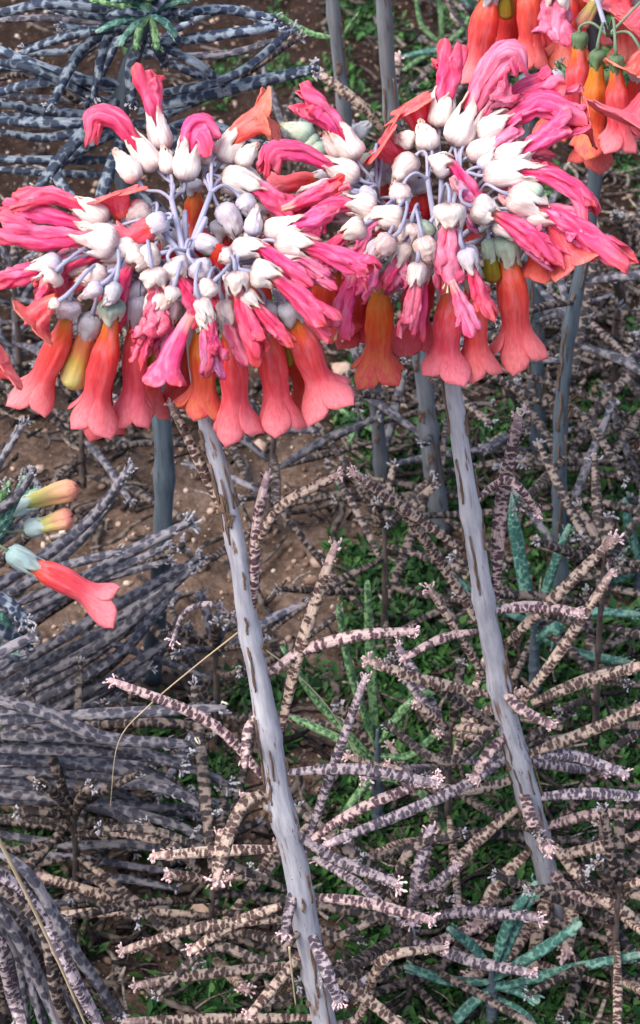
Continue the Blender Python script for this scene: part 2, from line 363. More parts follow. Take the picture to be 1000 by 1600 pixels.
# ---------------------------------------------------------------- flowers
def petals(mb, C, fr, L, L0, Ltot, rtab, tm, hwf, nlobe=4, nt=16, nw=7, flat=1.0, rot=0, amp=0, sd=0, fold=0, lobevar=0, t0=0.0, t1=1.0, fall=0):
    """nlobe-sided tube that splits into lobes past tm. C, fr: dense centreline; t0..t1 is the stretch of it used"""
    rnd = random.Random(sd); M = len(C) - 1
    lv = [(rnd.uniform(-1, 1), rnd.uniform(-1, 1), rnd.uniform(-1, 1)) for _ in range(nlobe)]
    for k in range(nlobe):
        v = []; f = []; lc = []; tt = []; mid = rot + 2 * math.pi * k / nlobe
        for i in range(nt + 1):
            t = i / nt; s = t0 + (t1 - t0) * t
            lobe = max(0, (t - tm) / (1 - tm)); lenf = 1 + lobevar * .22 * lv[k][2] * lobe
            x_ = min(s * lenf, 1.0) * M; j = min(M - 1, int(x_)); fq = x_ - j
            c = C[j].lerp(C[j + 1], fq); X, Y, T = fr[j]
            if s * lenf > 1: c = c + T * (s * lenf - 1) * L
            r = interp(rtab, t)
            r *= 1 + lobevar * lobe * lv[k][0] * .7
            hw = hwf(lobe) if lobe > 0 else 1
            for q in range(nw):
                u = -1 + 2 * q / (nw - 1); ph = mid + u * hw * math.pi / nlobe
                rr = r * (1 - fold * (.5 - .5 * math.cos(ph * nlobe * 1.0 - rot * nlobe)) ** 2) * 1.0 if lobe == 0 else r * (1 - fold * (1 - min(1, lobe * 2.2)) * (.5 - .5 * math.cos(ph * nlobe * 1.0 - rot * nlobe)) ** 2 - (fold * .5 * math.cos(ph * 7 + sd) * min(1, lobe) if fold > .3 else 0))
                if lobe > 0: rr *= 1 - .12 * u * u * lobe * (1 if r > 0 else 0)
                p = X * (math.cos(ph) * rr) + Y * (math.sin(ph) * rr * flat)
                tipdrop = T * (-lobe * lobe * fall * interp(rtab, 1))
                pos = c + p + tipdrop
                if amp:
                    a = amp * (.35 + t)
                    nv = noise.noise_vector(Vector((math.cos(ph) * 2.2 + sd, math.sin(ph) * 2.2, s * 7 + sd)))
                    pos = pos + nv * a + noise.noise_vector(Vector((math.cos(ph) * 6 + sd, math.sin(ph) * 6, s * 19 + sd))) * a * .38
                v.append(pos); lc.append((math.cos(ph) * rr, math.sin(ph) * rr, L * s)); tt.append(s)
        for i in range(nt):
            for q in range(nw - 1):
                a = i * nw + q; f.append((a, a + 1, a + nw + 1, a + nw))
        mb.add(v, f, lc, tt)
rnd_lobe = lambda e: (lambda l: max(.04, (1 - l ** (e + 2.4)) ** .5 * (1 + .22 * math.sin(math.pi * min(1, l * 1.1)))))
point_lobe = lambda e: (lambda l: max(.02, 1 - l ** e))

CAL_OPEN = [(0, .22), (.05, .60), (.14, .92), (.28, 1.0), (.45, .94), (.7, .76), (1, .64)]
CAL_CLOSED = [(0, .22), (.07, .68), (.2, .98), (.38, 1.0), (.6, .74), (.82, .38), (1, .06)]
def calyx(path, clen, w, mat, parent, closed=False, open_=0, sd=0):
    C, L = spline(path, 40); fr = frames(C); mb = MB(); t1 = min(1, clen / L)
    tab = CAL_CLOSED if closed else CAL_OPEN
    tab = [(a, b * w * .5 * (1 + open_ * max(0, a - .45))) for a, b in tab]
    petals(mb, C, fr, L, 0, L, tab, .62 if closed else .54, (lambda l: 1 - .25 * l) if closed else point_lobe(1.25), nt=14, nw=7, rot=sd * 1.7,
           amp=w * .11, sd=int(sd * 100), t1=t1, lobevar=.25, fold=.06)
    mb.tt = [x / t1 for x in mb.tt]
    return mb.build('calyx', mat, parent, weld=True, thick=.0005, org=path[0])
KIND = {
 'F': dict(tab=[(0, .40), (.2, .62), (.34, .95), (.5, 1.0), (.60, .90), (.70, .86), (.80, 1.06), (.90, 1.5), (1, 1.98)], tm=.72, lobe=3.0, amp=.05, fold=.10, lv=.25, flat=1, fall=.0),
 'P': dict(tab=[(0, .40), (.25, .6), (.45, .82), (.6, .86), (.7, 1.0), (.82, 1.45), (.92, 1.95), (1, 2.3)], tm=.64, lobe=3.0, amp=.10, fold=.20, lv=.35, flat=.85, fall=.25),
 'W': dict(tab=[(0, .36), (.2, .52), (.4, .78), (.6, .98), (.75, 1.0), (.88, 1.0), (1, .95)], tm=.68, lobe=2.0, amp=.24, fold=.5, lv=.7, flat=.72, fall=0),
 'M': dict(tab=[(0, .34), (.25, .55), (.45, .62), (.6, .62), (.75, .85), (.88, 1.15), (1, 1.2)], tm=.55, lobe=1.6, amp=.42, fold=.5, lv=.9, flat=.62, fall=0),
 'U': dict(tab=[(0, .4), (.25, .7), (.5, .82), (.7, 1.0), (.86, 1.02), (.95, .72), (1, .2)], tm=.82, lobe=6, amp=.03, fold=.15, lv=0, flat=1, fall=0),
}
def flower(kind, path, w, cl, parent, mat, cmat, hub=None, hasc=True, stamens=False):
    w *= {'W': 1.16, 'M': 1.25, 'P': 1.2, 'F': .93, 'U': 1.0}[kind]
    s = scl(path[0]); K = KIND[kind]; sd = random.randint(1, 9999); C, L = spline(path, 48); fr = frames(C); mb = MB(); wr = w * s * .5
    tab = [(a, b * wr) for a, b in K['tab']]
    petals(mb, C, fr, L, 0, L, tab, K['tm'], rnd_lobe(K['lobe']), nt=28, nw=13, rot=R(0, 1.5), amp=wr * K['amp'], sd=sd, fold=K['fold'], lobevar=K['lv'], flat=K['flat'], fall=K['fall'], t0=.10)
    fo = mb.build('flower', mat, parent, weld=True, thick=.00035, org=path[0])
    if hasc: calyx(path, cl * s * 1.12, w * s * 1.02 if kind in 'WM' else w * s * (.62 if cmat == 'calyx_leaf' else .86), cmat, fo, sd=R(0, 3), open_=R(-.05, .3))
    if stamens:
        sb = MB(); x, y, T = fr[-1]
        for k in range(4):
            a = k * 1.6 + .4; e = C[-1] + (x * math.cos(a) + y * math.sin(a)) * wr * .45 + T * wr * R(.2, .6)
            sweep(sb, [C[30], C[40].lerp(e, .5), e], lambda t: .00025 + .0003 * (t > .9), 8, 5)
        sb.build('stamen', 'stamen', fo)
    if hub is not None: pedicel(path, hub, fo)
    return fo
PEDMAT = ['pedicel_lilac']
def pedicel(path, hub, parent, r=.00062):
    p0 = Vector(path[0]); dr = (Vector(path[1]) - p0).normalized(); mb = MB()
    d = (p0 - hub).length
    sweep(mb, [hub, hub.lerp(p0 - dr * min(.012, d * .4), .6) + Vector((0, 0, .15 * d)), p0 - dr * min(.004, d * .2), p0 + dr * .001], lambda t: r * (1 + .35 * (t > .9) + .2 * (t < .1)), 12, 7)
    return mb.build('pedicel', PEDMAT[0], parent)
def umbel(root, cx, cy, Yc, nodes, items, hub=None):
    """cx,cy: photo pixel of the flower head's middle; items as listed below"""
    c0 = PY(hub[0], hub[1], Yc) if hub else PY(cx, cy, Yc); s = scl(PY(cx, cy, Yc))
    NP = []
    for (nx, ny, ndy) in nodes:
        NP.append((nx, ny, PY(nx, ny, Yc + ndy)))
        mb = MB(); sweep(mb, [c0, c0.lerp(NP[-1][2], .5) , NP[-1][2]], lambda t: .0013 - .0004 * t, 8, 8)
        if (NP[-1][2] - c0).length > .004: mb.build('flower_branch', 'pedicel_lilac', root)
    for it in items:
        k, pts, w = it[0], it[1], it[2]; o = it[3] if len(it) > 3 else {}
        x0, y0 = pts[0]; v = (cy - y0) * s
        a = {'F': .55, 'U': .5}.get(k, .95)
        Y0 = Yc + a * v / .643 + (.010 if k in 'FU' else 0) + o.get('dy', 0)
        path = []
        for (x, y) in pts:
            dv = (y0 - y) * s
            if k in 'FU': dY = dv * .08
            elif k == 'B': dY = dv * .5
            else: dY = dv * (.45 if dv > 0 else .40)
            path.append(PY(x, y, Y0 + dY + o.get('dt', 0) * ((x - x0) ** 2 + (y - y0) ** 2) ** .5 / 100))
        hub = min(NP, key=lambda n: (n[0] - x0) ** 2 + (n[1] - y0) ** 2)[2] if o.get('ped', 1) else None
        cm = {'w': 'calyx_white', 'g': 'calyx_grey', 'l': 'calyx_lilac', 'n': 'calyx_green', 'b': 'calyx_blue', 'd': 'calyx_dry', 'e': 'calyx_leaf'}[o.get('c', 'g' if k in 'FU' else 'w')]
        if k == 'B':
            L = (path[-1] - path[0]).length; ca = calyx(path, L * 1.0, w * s, cm, root, closed=True, sd=R(0, 3), open_=o.get('open', .3))
            if hub is not None: pedicel(path, hub, ca)
        else:
            pm = o.get('p') or {'F': 'petal_fresh', 'P': 'petal_mouth', 'W': 'petal_pink', 'M': 'petal_mauve', 'U': 'petal_yellow'}[k]
            if not pm.startswith('petal'): pm = 'petal_' + pm
            flower(k, path, w, o.get('cl', 50), root, pm, cm, hub, o.get('hasc', True), o.get('st', False))

# ---------------------------------------------------------------- stems
def stem(root, pts, Y0, Y1, mat='stem_grey', nodes=0, name='stem'):
    """pts: (px, py, width px) bottom first; depth runs Y0 -> Y1 up the stem"""
    y0, y1 = pts[0][1], pts[-1][1]; P = []; W_ = []
    for (x, y, w) in pts:
        Y = Y0 + (Y1 - Y0) * (y0 - y) / (y0 - y1); p = PY(x, y, Y); P.append(p); W_.append(w * scl(p) * .5)
    C, L = spline(P, 60); cum = [0]
    for i in range(1, len(P)): cum.append(cum[-1] + (P[i] - P[i - 1]).length)
    tab = [(c / cum[-1], w) for c, w in zip(cum, W_)]; sd = R(0, 50)
    def rad(t):
        r = interp(tab, t)
        if nodes: r *= .94 + .19 * math.exp(-((t * nodes % 1 - .5) / .09) ** 2) + .10 * noise.noise(Vector((sd, t * 22, 0)))
        return r
    mb = MB(); _, _, fr = sweep(mb, P, rad, 60, 18, shape=lambda ph, t: 1 + .12 * noise.noise(Vector((math.cos(ph) * 1.6 + sd, math.sin(ph) * 1.6, t * 16))))
    o = mb.build(name, mat, root, org=P[0]); return o, C, fr, rad
def scars(o, C, fr, rad, k, rnd):
    """flakes of split brown skin standing proud of the stem"""
    for _ in range(k):
        i = rnd.randint(6, 54); x, y, T = fr[i]; a = rnd.uniform(-2.6, -.2); r = rad(i / 60)
        # keep to the side facing the path
        d_ = (x * math.cos(a) + y * math.sin(a)); 
        if d_.dot(FW) > -.15: d_ = -d_
        d_.normalize(); sx = T.cross(d_).normalized(); c = C[i]; big = rnd.random() < .22
        L = rnd.uniform(.004, .009) if big else rnd.uniform(.006, .028); w = rnd.uniform(.0008, .0015) if big else rnd.uniform(.0002, .0006)
        v = []; f = []; lc = []; tt = []; n = 9
        for j in range(n + 1):
            t = j / n; ww = w * math.sin(math.pi * min(1, t * .9 + .08)) ** .6 * rnd.uniform(.55, 1.25); cc = (C[i].lerp(C[i + 1], t - .5) if 0 else c) + T * (L * (t - .5)) + sx * w * (.6 * math.sin(t * 5 + a) + .8 * noise.noise(Vector((t * 4, a, i))))
            for q in (-1, -.35, .35, 1):
                lift = .0003 + (.0007 if abs(q) == 1 else .0001) * (.6 + .4 * math.sin(t * 9 + q))
                p = d_ * math.sqrt(max(0, r * r - (q * ww) ** 2)) + sx * q * ww
                v.append(cc + p + d_ * lift * rnd.uniform(.7, 1.2)); lc.append((q * ww, 0, L * t)); tt.append(t)
        for j in range(n):
            for q in range(3): f.append((j * 4 + q, j * 4 + q + 1, j * 4 + q + 5, j * 4 + q + 4))
        mb = MB(); mb.add(v, f, lc, tt); mb.build('bark_flake', 'stem_dry', o, thick=.0005)
def leaf_scars(o, C, fr, rad, spots, rnd):
    for i, a in spots:
        x, y, T = fr[i]; r = rad(i / 60); d_ = (x * math.cos(a) + y * math.sin(a))
        if d_.dot(FW) > 0: d_ = -d_
        d_.normalize(); sx = T.cross(d_).normalized(); w = r * rnd.uniform(.30, .42); c = C[i] + d_ * (r * 1.0 - w * .25); pts = []
        for k in range(9):
            q = k / 8 * 6.283 * .97; pts.append(c + sx * math.cos(q) * w + T * math.sin(q) * w * 1.25 - d_ * abs(math.cos(q)) * w * .3)
        mb = MB(); sweep(mb, pts, lambda t: w * .22, 16, 6)
        sweep(mb, [c - d_ * w * .3, c + d_ * w * .12], lambda t: w * (.95 - .6 * t), 3, 8)
        mb.build('leaf_scar', 'stem_dry', o)
def ylin(y, y0, y1, Y0, Y1): return Y0 + (Y1 - Y0) * (y0 - y) / (y0 - y1)

# ================================================================ GROUND
def axis(a, b, st, far):
    core = list(np.arange(a, b + st / 2, st)); lo = []; hi = []; d = st; x = a
    while x > -far: d *= 1.5; x -= d; lo.append(x)
    d = st; x = b
    while x < far: d *= 1.5; x += d; hi.append(x)
    return lo[::-1] + core + hi
xs = axis(-.34, .34, .004, 60); ys = axis(.42, 1.75, .004, 60)
def gz(x, y):
    return .007 * noise.noise(Vector((x * 14, y * 14, 0))) + .0035 * noise.noise(Vector((x * 55, y * 55, 3))) - .003
near = lambda x, y: -.4 < x < .4 and .3 < y < 1.9
verts = [(x, y, gz(x, y) + (.0016 * noise.noise(Vector((x * 190, y * 190, 5))) if near(x, y) else 0)) for y in ys for x in xs]
nx = len(xs); faces = [(j * nx + i, j * nx + i + 1, (j + 1) * nx + i + 1, (j + 1) * nx + i) for j in range(len(ys) - 1) for i in range(nx - 1)]
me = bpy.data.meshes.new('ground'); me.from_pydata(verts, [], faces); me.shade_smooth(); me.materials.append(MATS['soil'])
go = bpy.data.objects.new('ground', me); COL.objects.link(go); tag(go, kind='structure')

# ================================================================ LEFT MAIN PLANT
rnd = random.Random(5)
LB = .557; LT = .60
rootL = empty('succulent_plant', PY(520, 1690, LB), 'tall plant under the big left flower head, grey stem running down to the bottom edge', 'plant')
o, C, fr, rad = stem(rootL, [(522, 1690, 42), (505, 1590, 42), (484, 1480, 42), (464, 1360, 42), (441, 1270, 40), (426, 1180, 40), (403, 1050, 37), (385, 960, 33), (374, 880, 32), (350, 760, 31), (320, 650, 27), (298, 520, 22), (290, 410, 18)], LB, LT, nodes=9)
scars(o, C, fr, rad, 28, rnd)
leaf_scars(o, C, fr, rad, [(12, .2), (19, 1.2), (27, .6), (34, 2.2), (41, 1.0), (46, 2.5), (51, 1.6)], rnd)
YL = lambda y: ylin(y, 1690, 385, LB, LT)
for pts, w, mt, kw in [
    ([(366, 835), (318, 735), (264, 625)], 22, 'beige', {}),
    ([(396, 950), (398, 870), (402, 810), (418, 738)], 20, 'pink', {}),
    ([(394, 862), (440, 790), (535, 738)], 20, 'beige', {}),
    ([(370, 975), (335, 945), (290, 955), (268, 1005)], 14, 'lilac', {}),
    ([(414, 1058), (470, 1018), (560, 993), (655, 986)], 24, 'pink', {}),
    ([(436, 1150), (470, 1010), (525, 848)], 24, 'beige', {}),
    ([(410, 1112), (388, 1138), (382, 1200)], 20, 'pink', dict(tips=False)),
    ([(445, 1207), (560, 1202), (690, 1226)], 25, 'lilac', {}),
    ([(432, 1240), (385, 1252), (356, 1310), (336, 1385)], 27, 'beige', {}),
    ([(436, 1326), (340, 1330), (235, 1338)], 24, 'beige', {}),
    ([(460, 1302), (530, 1345), (628, 1384)], 25, 'lilac', {}),
    ([(484, 1400), (580, 1412), (680, 1440)], 24, 'pink', {}),
    ([(466, 1375), (452, 1420), (444, 1468)], 22, 'lilac', {}),
    ([(440, 1415), (360, 1445), (294, 1490)], 25, 'beige', {}),
    ([(450, 1435), (310, 1450), (185, 1488)], 22, 'beige', {}),
    ([(474, 1485), (430, 1540), (385, 1592)], 23, 'beige', {}),
    ([(482, 1450), (508, 1510), (532, 1572)], 26, 'lilac', {}),
    ([(496, 1500), (560, 1550), (640, 1615)], 25, 'beige', {}),
    ([(485, 1505), (320, 1522), (205, 1542)], 22, 'beige', {}),
    ([(505, 1590), (340, 1592), (190, 1596)], 22, 'beige', {}),
    ([(478, 1318), (560, 1265), (690, 1212)], 23, 'pink', {}),
    ([(470, 1345), (520, 1200), (572, 1055)], 20, 'lilac', {}),
    ([(500, 1480), (600, 1420), (640, 1330), (730, 1300)], 21, 'shade', {}),
    ([(425, 1230), (330, 1130), (170, 1062)], 22, 'pink', {}),
    ([(470, 1400), (380, 1360), (250, 1300), (150, 1295)], 20, 'shade', {}),
    ([(505, 1600), (560, 1590), (600, 1500), (700, 1480)], 21, 'beige', {}),
    ([(480, 1440), (420, 1500), (330, 1480), (240, 1560)], 20, 'shade', {}),
]:
    leaf_px(YL(pts[0][1]), pts, w, 'leaf_' + mt, rootL, **kw)
W_, F_, P_, B_, U_, M_ = 'W', 'F', 'P', 'B', 'U', 'M'
umbel(rootL, 288, 388, LT, hub=(290, 408), nodes=[(290, 392, 0), (268, 312, .016), (289, 330, .02), (330, 300, .022), (322, 340, .01), (243, 345, .012), (310, 405, .004), (235, 410, .01), (355, 455, .0), (285, 450, .0), (220, 455, .004), (170, 440, .008), (410, 410, .008)], items=[
    (W_, [(168, 346), (122, 321), (78, 305), (28, 316)], 33, dict(cl=58)),
    (W_, [(182, 372), (128, 352), (70, 335), (4, 325)], 32, dict(cl=66, dy=.006)),
    (W_, [(184, 382), (130, 372), (70, 372), (-2, 358)], 46, dict(cl=62, dy=-.003)),
    (W_, [(214, 389), (168, 394), (118, 410), (94, 430), (98, 466)], 30, dict(cl=52)),
    (W_, [(98, 410), (56, 423), (-4, 440)], 33, dict(cl=52, c='l')),
    (W_, [(226, 396), (204, 412), (188, 442), (170, 488)], 38, dict(cl=28)),
    (M_, [(88, 425), (68, 448), (60, 508)], 30, dict(cl=20, p='pink')),
    (B_, [(250, 396), (228, 402), (208, 412)], 38, {}),
    (B_, [(168, 425), (146, 432), (118, 440)], 32, dict(c='d')),
    (B_, [(158, 444), (143, 455), (126, 465)], 24, dict(c='l')),
    (B_, [(92, 470), (76, 482)], 17, {}),
    (B_, [(234, 322), (216, 332), (199, 349)], 36, dict(open=1.2)),
    (F_, [(262, 342), (235, 355), (210, 372), (184, 380)], 42, dict(cl=44, c='l', dy=-.012)),
    (P_, [(196, 345), (186, 325), (174, 292)], 44, dict(hasc=False, dy=.004, p='petal_mouth')),
    (B_, [(216, 282), (200, 262), (179, 234)], 36, {}),
    (W_, [(246, 264), (212, 224), (182, 188), (150, 180), (140, 205)], 33, dict(cl=60)),
    (W_, [(256, 236), (245, 195), (236, 150), (226, 106)], 33, dict(cl=62)),
    (B_, [(264, 272), (260, 250), (256, 226)], 28, {}),
    (W_, [(289, 283), (295, 232), (300, 205), (318, 195), (333, 222)], 36, dict(cl=66)),
    (B_, [(322, 258), (328, 226)], 20, {}),
    (P_, [(345, 252), (368, 214), (400, 190), (438, 180)], 42, dict(cl=56)),
    (B_, [(372, 260), (385, 243), (404, 224)], 30, {}),
    (W_, [(345, 277), (400, 292), (428, 312), (462, 335)], 38, dict(cl=64)),
    (B_, [(376, 266), (396, 280), (414, 296)], 28, dict(dy=.008)),
    (B_, [(374, 308), (386, 322), (392, 345)], 34, dict(c='l')),
    (B_, [(392, 368), (397, 347), (402, 322)], 28, dict(c='l')),
    (B_, [(342, 322), (358, 340), (372, 378)], 38, dict(c='l', open=.8)),
    (F_, [(304, 376), (328, 384), (346, 405), (352, 446)], 38, dict(c='l', cl=40, p='deep', dy=-.008)),
    (B_, [(303, 410), (316, 424), (330, 440)], 38, dict(c='l')),
    (B_, [(334, 440), (322, 452), (304, 462)], 32, {}),
    (B_, [(364, 398), (354, 402), (343, 408)], 24, dict(c='d', open=1.5)),
    (W_, [(266, 408), (280, 428), (302, 462), (324, 500)], 38, dict(cl=30)),
    (M_, [(238, 420), (242, 440), (245, 470), (244, 512)], 34, dict(cl=30, p='rose')),
    (B_, [(272, 448), (268, 462), (262, 474)], 24, {}),
    (P_, [(304, 480), (284, 518), (266, 560), (256, 606)], 36, dict(hasc=False, p='pink', dy=-.006, ped=0)),
    (W_, [(368, 424), (372, 452), (386, 500), (408, 552)], 36, dict(cl=34)),
    (W_, [(362, 390), (405, 388), (436, 408), (476, 436)], 29, dict(cl=48)),
    (W_, [(392, 424), (425, 432), (465, 462), (514, 506)], 38, dict(cl=40)),
    (W_, [(412, 363), (465, 350), (495, 342), (524, 324)], 32, dict(cl=62)),
    (W_, [(430, 377), (482, 385), (540, 408), (576, 424), (582, 446)], 36, dict(cl=56)),
    (W_, [(430, 330), (455, 322), (490, 306), (530, 285)], 30, dict(cl=20, hasc=False, ped=0)),
    (B_, [(180, 440), (174, 462), (160, 480)], 26, dict(c='g')),
    (F_, [(110, 470), (98, 520), (76, 570), (50, 626)], 50, dict(cl=30, c='l', dy=-.006)),
    (P_, [(96, 462), (72, 480), (40, 512)], 44, dict(hasc=False, ped=0, dy=.002)),
    (P_, [(-60, 600), (-25, 585), (18, 556)], 46, dict(hasc=False, ped=0)),
    (U_, [(144, 492), (130, 545), (112, 606)], 44, dict(cl=50, c='g', dy=-.004)),
    (F_, [(176, 470), (170, 530), (156, 590), (142, 664)], 54, dict(cl=34, c='n', dy=-.01)),
    (F_, [(216, 462), (212, 530), (210, 590), (206, 656)], 46, dict(cl=62, c='l', dy=-.004)),
    (U_, [(246, 478), (244, 520), (242, 575)], 32, dict(c='n', p='olive')),
    (F_, [(318, 478), (316, 540), (318, 590), (316, 644)], 48, dict(cl=40, p='orange')),
    (F_, [(356, 474), (362, 540), (366, 600), (368, 672)], 50, dict(cl=52, c='g', dy=-.006)),
    (F_, [(412, 472), (422, 540), (430, 600), (436, 662)], 50, dict(cl=52, c='g', dy=-.004)),
    (U_, [(436, 484), (444, 520), (452, 572)], 26, dict(c='n', p='olive')),
    (F_, [(446, 470), (468, 520), (488, 570), (512, 626)], 54, dict(cl=40, c='g', dy=-.003)),
    (F_, [(440, 478), (456, 540), (470, 580), (492, 632)], 50, dict(cl=40, p='deep', dy=.012)),
    (F_, [(270, 470), (276, 520), (280, 560), (282, 620)], 40, dict(cl=40, p='deep', dy=.02)),
    (F_, [(160, 480), (156, 560), (158, 610), (158, 672)], 44, dict(cl=40, p='deep', dy=.015)),
    (F_, [(236, 472), (240, 540), (236, 590), (232, 640)], 38, dict(cl=40, p='fresh', dy=.015)),
    (F_, [(300, 340), (300, 372), (296, 420), (290, 440)], 42, dict(cl=30, p='deep', dy=.03, ped=0)),
    (F_, [(345, 345), (350, 382), (352, 430), (350, 470)], 46, dict(cl=30, p='deep', dy=.024, ped=0)),
    (F_, [(396, 400), (400, 440), (404, 470), (405, 520)], 46, dict(cl=30, p='deep', dy=.018, ped=0)),
    (F_, [(302, 282), (304, 310), (302, 345), (300, 370)], 34, dict(cl=20, p='orange', dy=.02, ped=0)),
    (F_, [(200, 365), (192, 400), (188, 430), (180, 470)], 46, dict(cl=30, p='deep', dy=.012, ped=0)),
    (F_, [(420, 310), (424, 340), (425, 380), (426, 410)], 46, dict(cl=30, p='deep', dy=.01, ped=0)),
    (F_, [(268, 360), (262, 380), (256, 410), (250, 440)], 46, dict(cl=30, p='deep', dy=.02, ped=0)),
])

def slim(cx, cy, arcs, k, seed):
    rd = random.Random(seed); out = []
    for i in range(k):
        a0, a1 = arcs[i % len(arcs)]; a = math.radians(rd.uniform(a0, a1)); q = rd.uniform(.55, .95)
        x0, y0 = cx + 165 * q * math.cos(a), cy - 110 * q * math.sin(a); L = rd.uniform(75, 105); da = rd.uniform(-.25, .25)
        x1, y1 = x0 + L * .55 * math.cos(a + da), y0 - L * .5 * math.sin(a + da)
        x2, y2 = x1 + L * .5 * math.cos(a), y1 - L * .35 * math.sin(a) + rd.uniform(5, 28)
        out.append((rd.choice('WWM'), [(x0, y0), ((x0 + x1) / 2, (y0 + y1) / 2 - 2), (x1, y1), (x2, y2)], rd.uniform(19, 27), dict(cl=rd.uniform(32, 46), dy=rd.uniform(.002, .016), p=rd.choice(['pink', 'rose', 'pink', 'mauve']), c=rd.choice('wwdl'))))
    return out
umbel(rootL, 288, 388, LT, hub=(290, 408), nodes=[(290, 402, .004), (235, 415, .014), (355, 450, .006), (220, 455, .01)], items=slim(288, 388, [(172, 215), (215, 262), (280, 330), (-32, 20)], 22, 3))
# ================================================================ RIGHT MAIN PLANT
RB = .648; RT = .65
rootR = empty('succulent_plant', PY(878, 1448, RB), 'tall plant under the big right flower head, grey stem ending among green leaves', 'plant')
o, C, fr, rad = stem(rootR, [(880, 1455, 34), (856, 1370, 38), (830, 1262, 41), (808, 1180, 40), (784, 1090, 37), (764, 980, 35), (744, 860, 34), (720, 700, 30), (704, 580, 27), (692, 450, 22), (687, 400, 18)], RB, RT, nodes=8)
scars(o, C, fr, rad, 28, rnd)
leaf_scars(o, C, fr, rad, [(8, .3), (15, 2.2), (22, 1.0), (31, 2.4), (38, .8), (44, 1.8), (48, 1.2)], rnd)
YR = lambda y: ylin(y, 1450, 340, RB, RT)
for pts, w, mt, kw in [
    ([(724, 860), (640, 800), (548, 735)], 24, 'beige', {}),
    ([(748, 975), (690, 880), (612, 775)], 22, 'beige', dict(tips=False)),
    ([(742, 785), (770, 760), (800, 752), (846, 806)], 17, 'pink', {}),
    ([(774, 935), (782, 800), (812, 640)], 27, 'pink', dict(curl=True)),
    ([(765, 955), (830, 948), (912, 958)], 25, 'pink', {}),
    ([(752, 985), (690, 998), (625, 1032)], 19, 'pink', {}),
    ([(776, 1088), (660, 1062), (568, 1030)], 25, 'beige', {}),
    ([(758, 1060), (715, 985), (668, 915)], 21, 'beige', {}),
    ([(780, 1072), (815, 1108), (868, 1136)], 23, 'pink', {}),
    ([(792, 1005), (880, 920), (965, 836)], 25, 'beige', {}),
    ([(806, 1110), (880, 1010), (958, 890)], 23, 'beige', {}),
    ([(830, 1098), (920, 1062), (1010, 1038)], 26, 'beige', {}),
    ([(798, 1146), (766, 1172), (738, 1222)], 23, 'pink', {}),
    ([(815, 1178), (900, 1182), (982, 1212)], 25, 'lilac', {}),
    ([(820, 1180), (930, 1138), (1020, 1095)], 26, 'beige', {}),
    ([(832, 1246), (920, 1240), (1020, 1246)], 25, 'lilac', {}),
    ([(814, 1222), (832, 1285), (862, 1334)], 25, 'pink', {}),
    ([(810, 1262), (735, 1325), (668, 1412)], 25, 'beige', dict(curl=True)),
    ([(826, 1330), (775, 1385), (740, 1455)], 27, 'beige', {}),
    ([(866, 1322), (930, 1392), (1020, 1458)], 32, 'beige', {}),
    ([(860, 1380), (842, 1450), (828, 1535)], 27, 'beige', {}),
    ([(850, 1420), (790, 1495), (724, 1532)], 27, 'beige', {}),
    ([(840, 1296), (930, 1272), (1020, 1276)], 24, 'pink', {}),
    ([(850, 1340), (930, 1325), (1015, 1300)], 24, 'beige', {}),
    ([(820, 1215), (710, 1235), (600, 1195)], 22, 'beige', {}),
    ([(795, 1150), (700, 1085), (600, 1030)], 22, 'shade', {}),
    ([(850, 1400), (690, 1470), (530, 1512)], 24, 'pink', {}),
    ([(872, 1440), (940, 1500), (1015, 1562)], 26, 'shade', {}),
    ([(800, 1180), (700, 1240), (505, 1322)], 24, 'lilac', {}),
    ([(850, 1390), (930, 1350), (1015, 1345)], 24, 'shade', {}),
    ([(835, 1300), (700, 1310), (570, 1345)], 22, 'shade', {}),
    ([(855, 1400), (760, 1420), (690, 1510), (560, 1560)], 22, 'shade', {}),
    ([(790, 1120), (700, 1190), (600, 1130)], 20, 'shade', {}),
    ([(880, 1450), (900, 1520), (880, 1600)], 24, 'shade', {}),
    ([(868, 1360), (892, 1420), (884, 1496)], 30, 'beige', {}),
    ([(856, 1380), (858, 1440), (900, 1510)], 26, 'shade', {}),
    ([(872, 1400), (940, 1440), (1000, 1500)], 26, 'shade', {}),
    ([(850, 1350), (900, 1400), (975, 1418)], 24, 'pink', {}),
    ([(842, 1330), (900, 1250), (960, 1170), (1010, 1140)], 22, 'shade', {}),
]:
    leaf_px(YR(pts[0][1]), pts, w, 'leaf_' + mt, rootR, **kw)
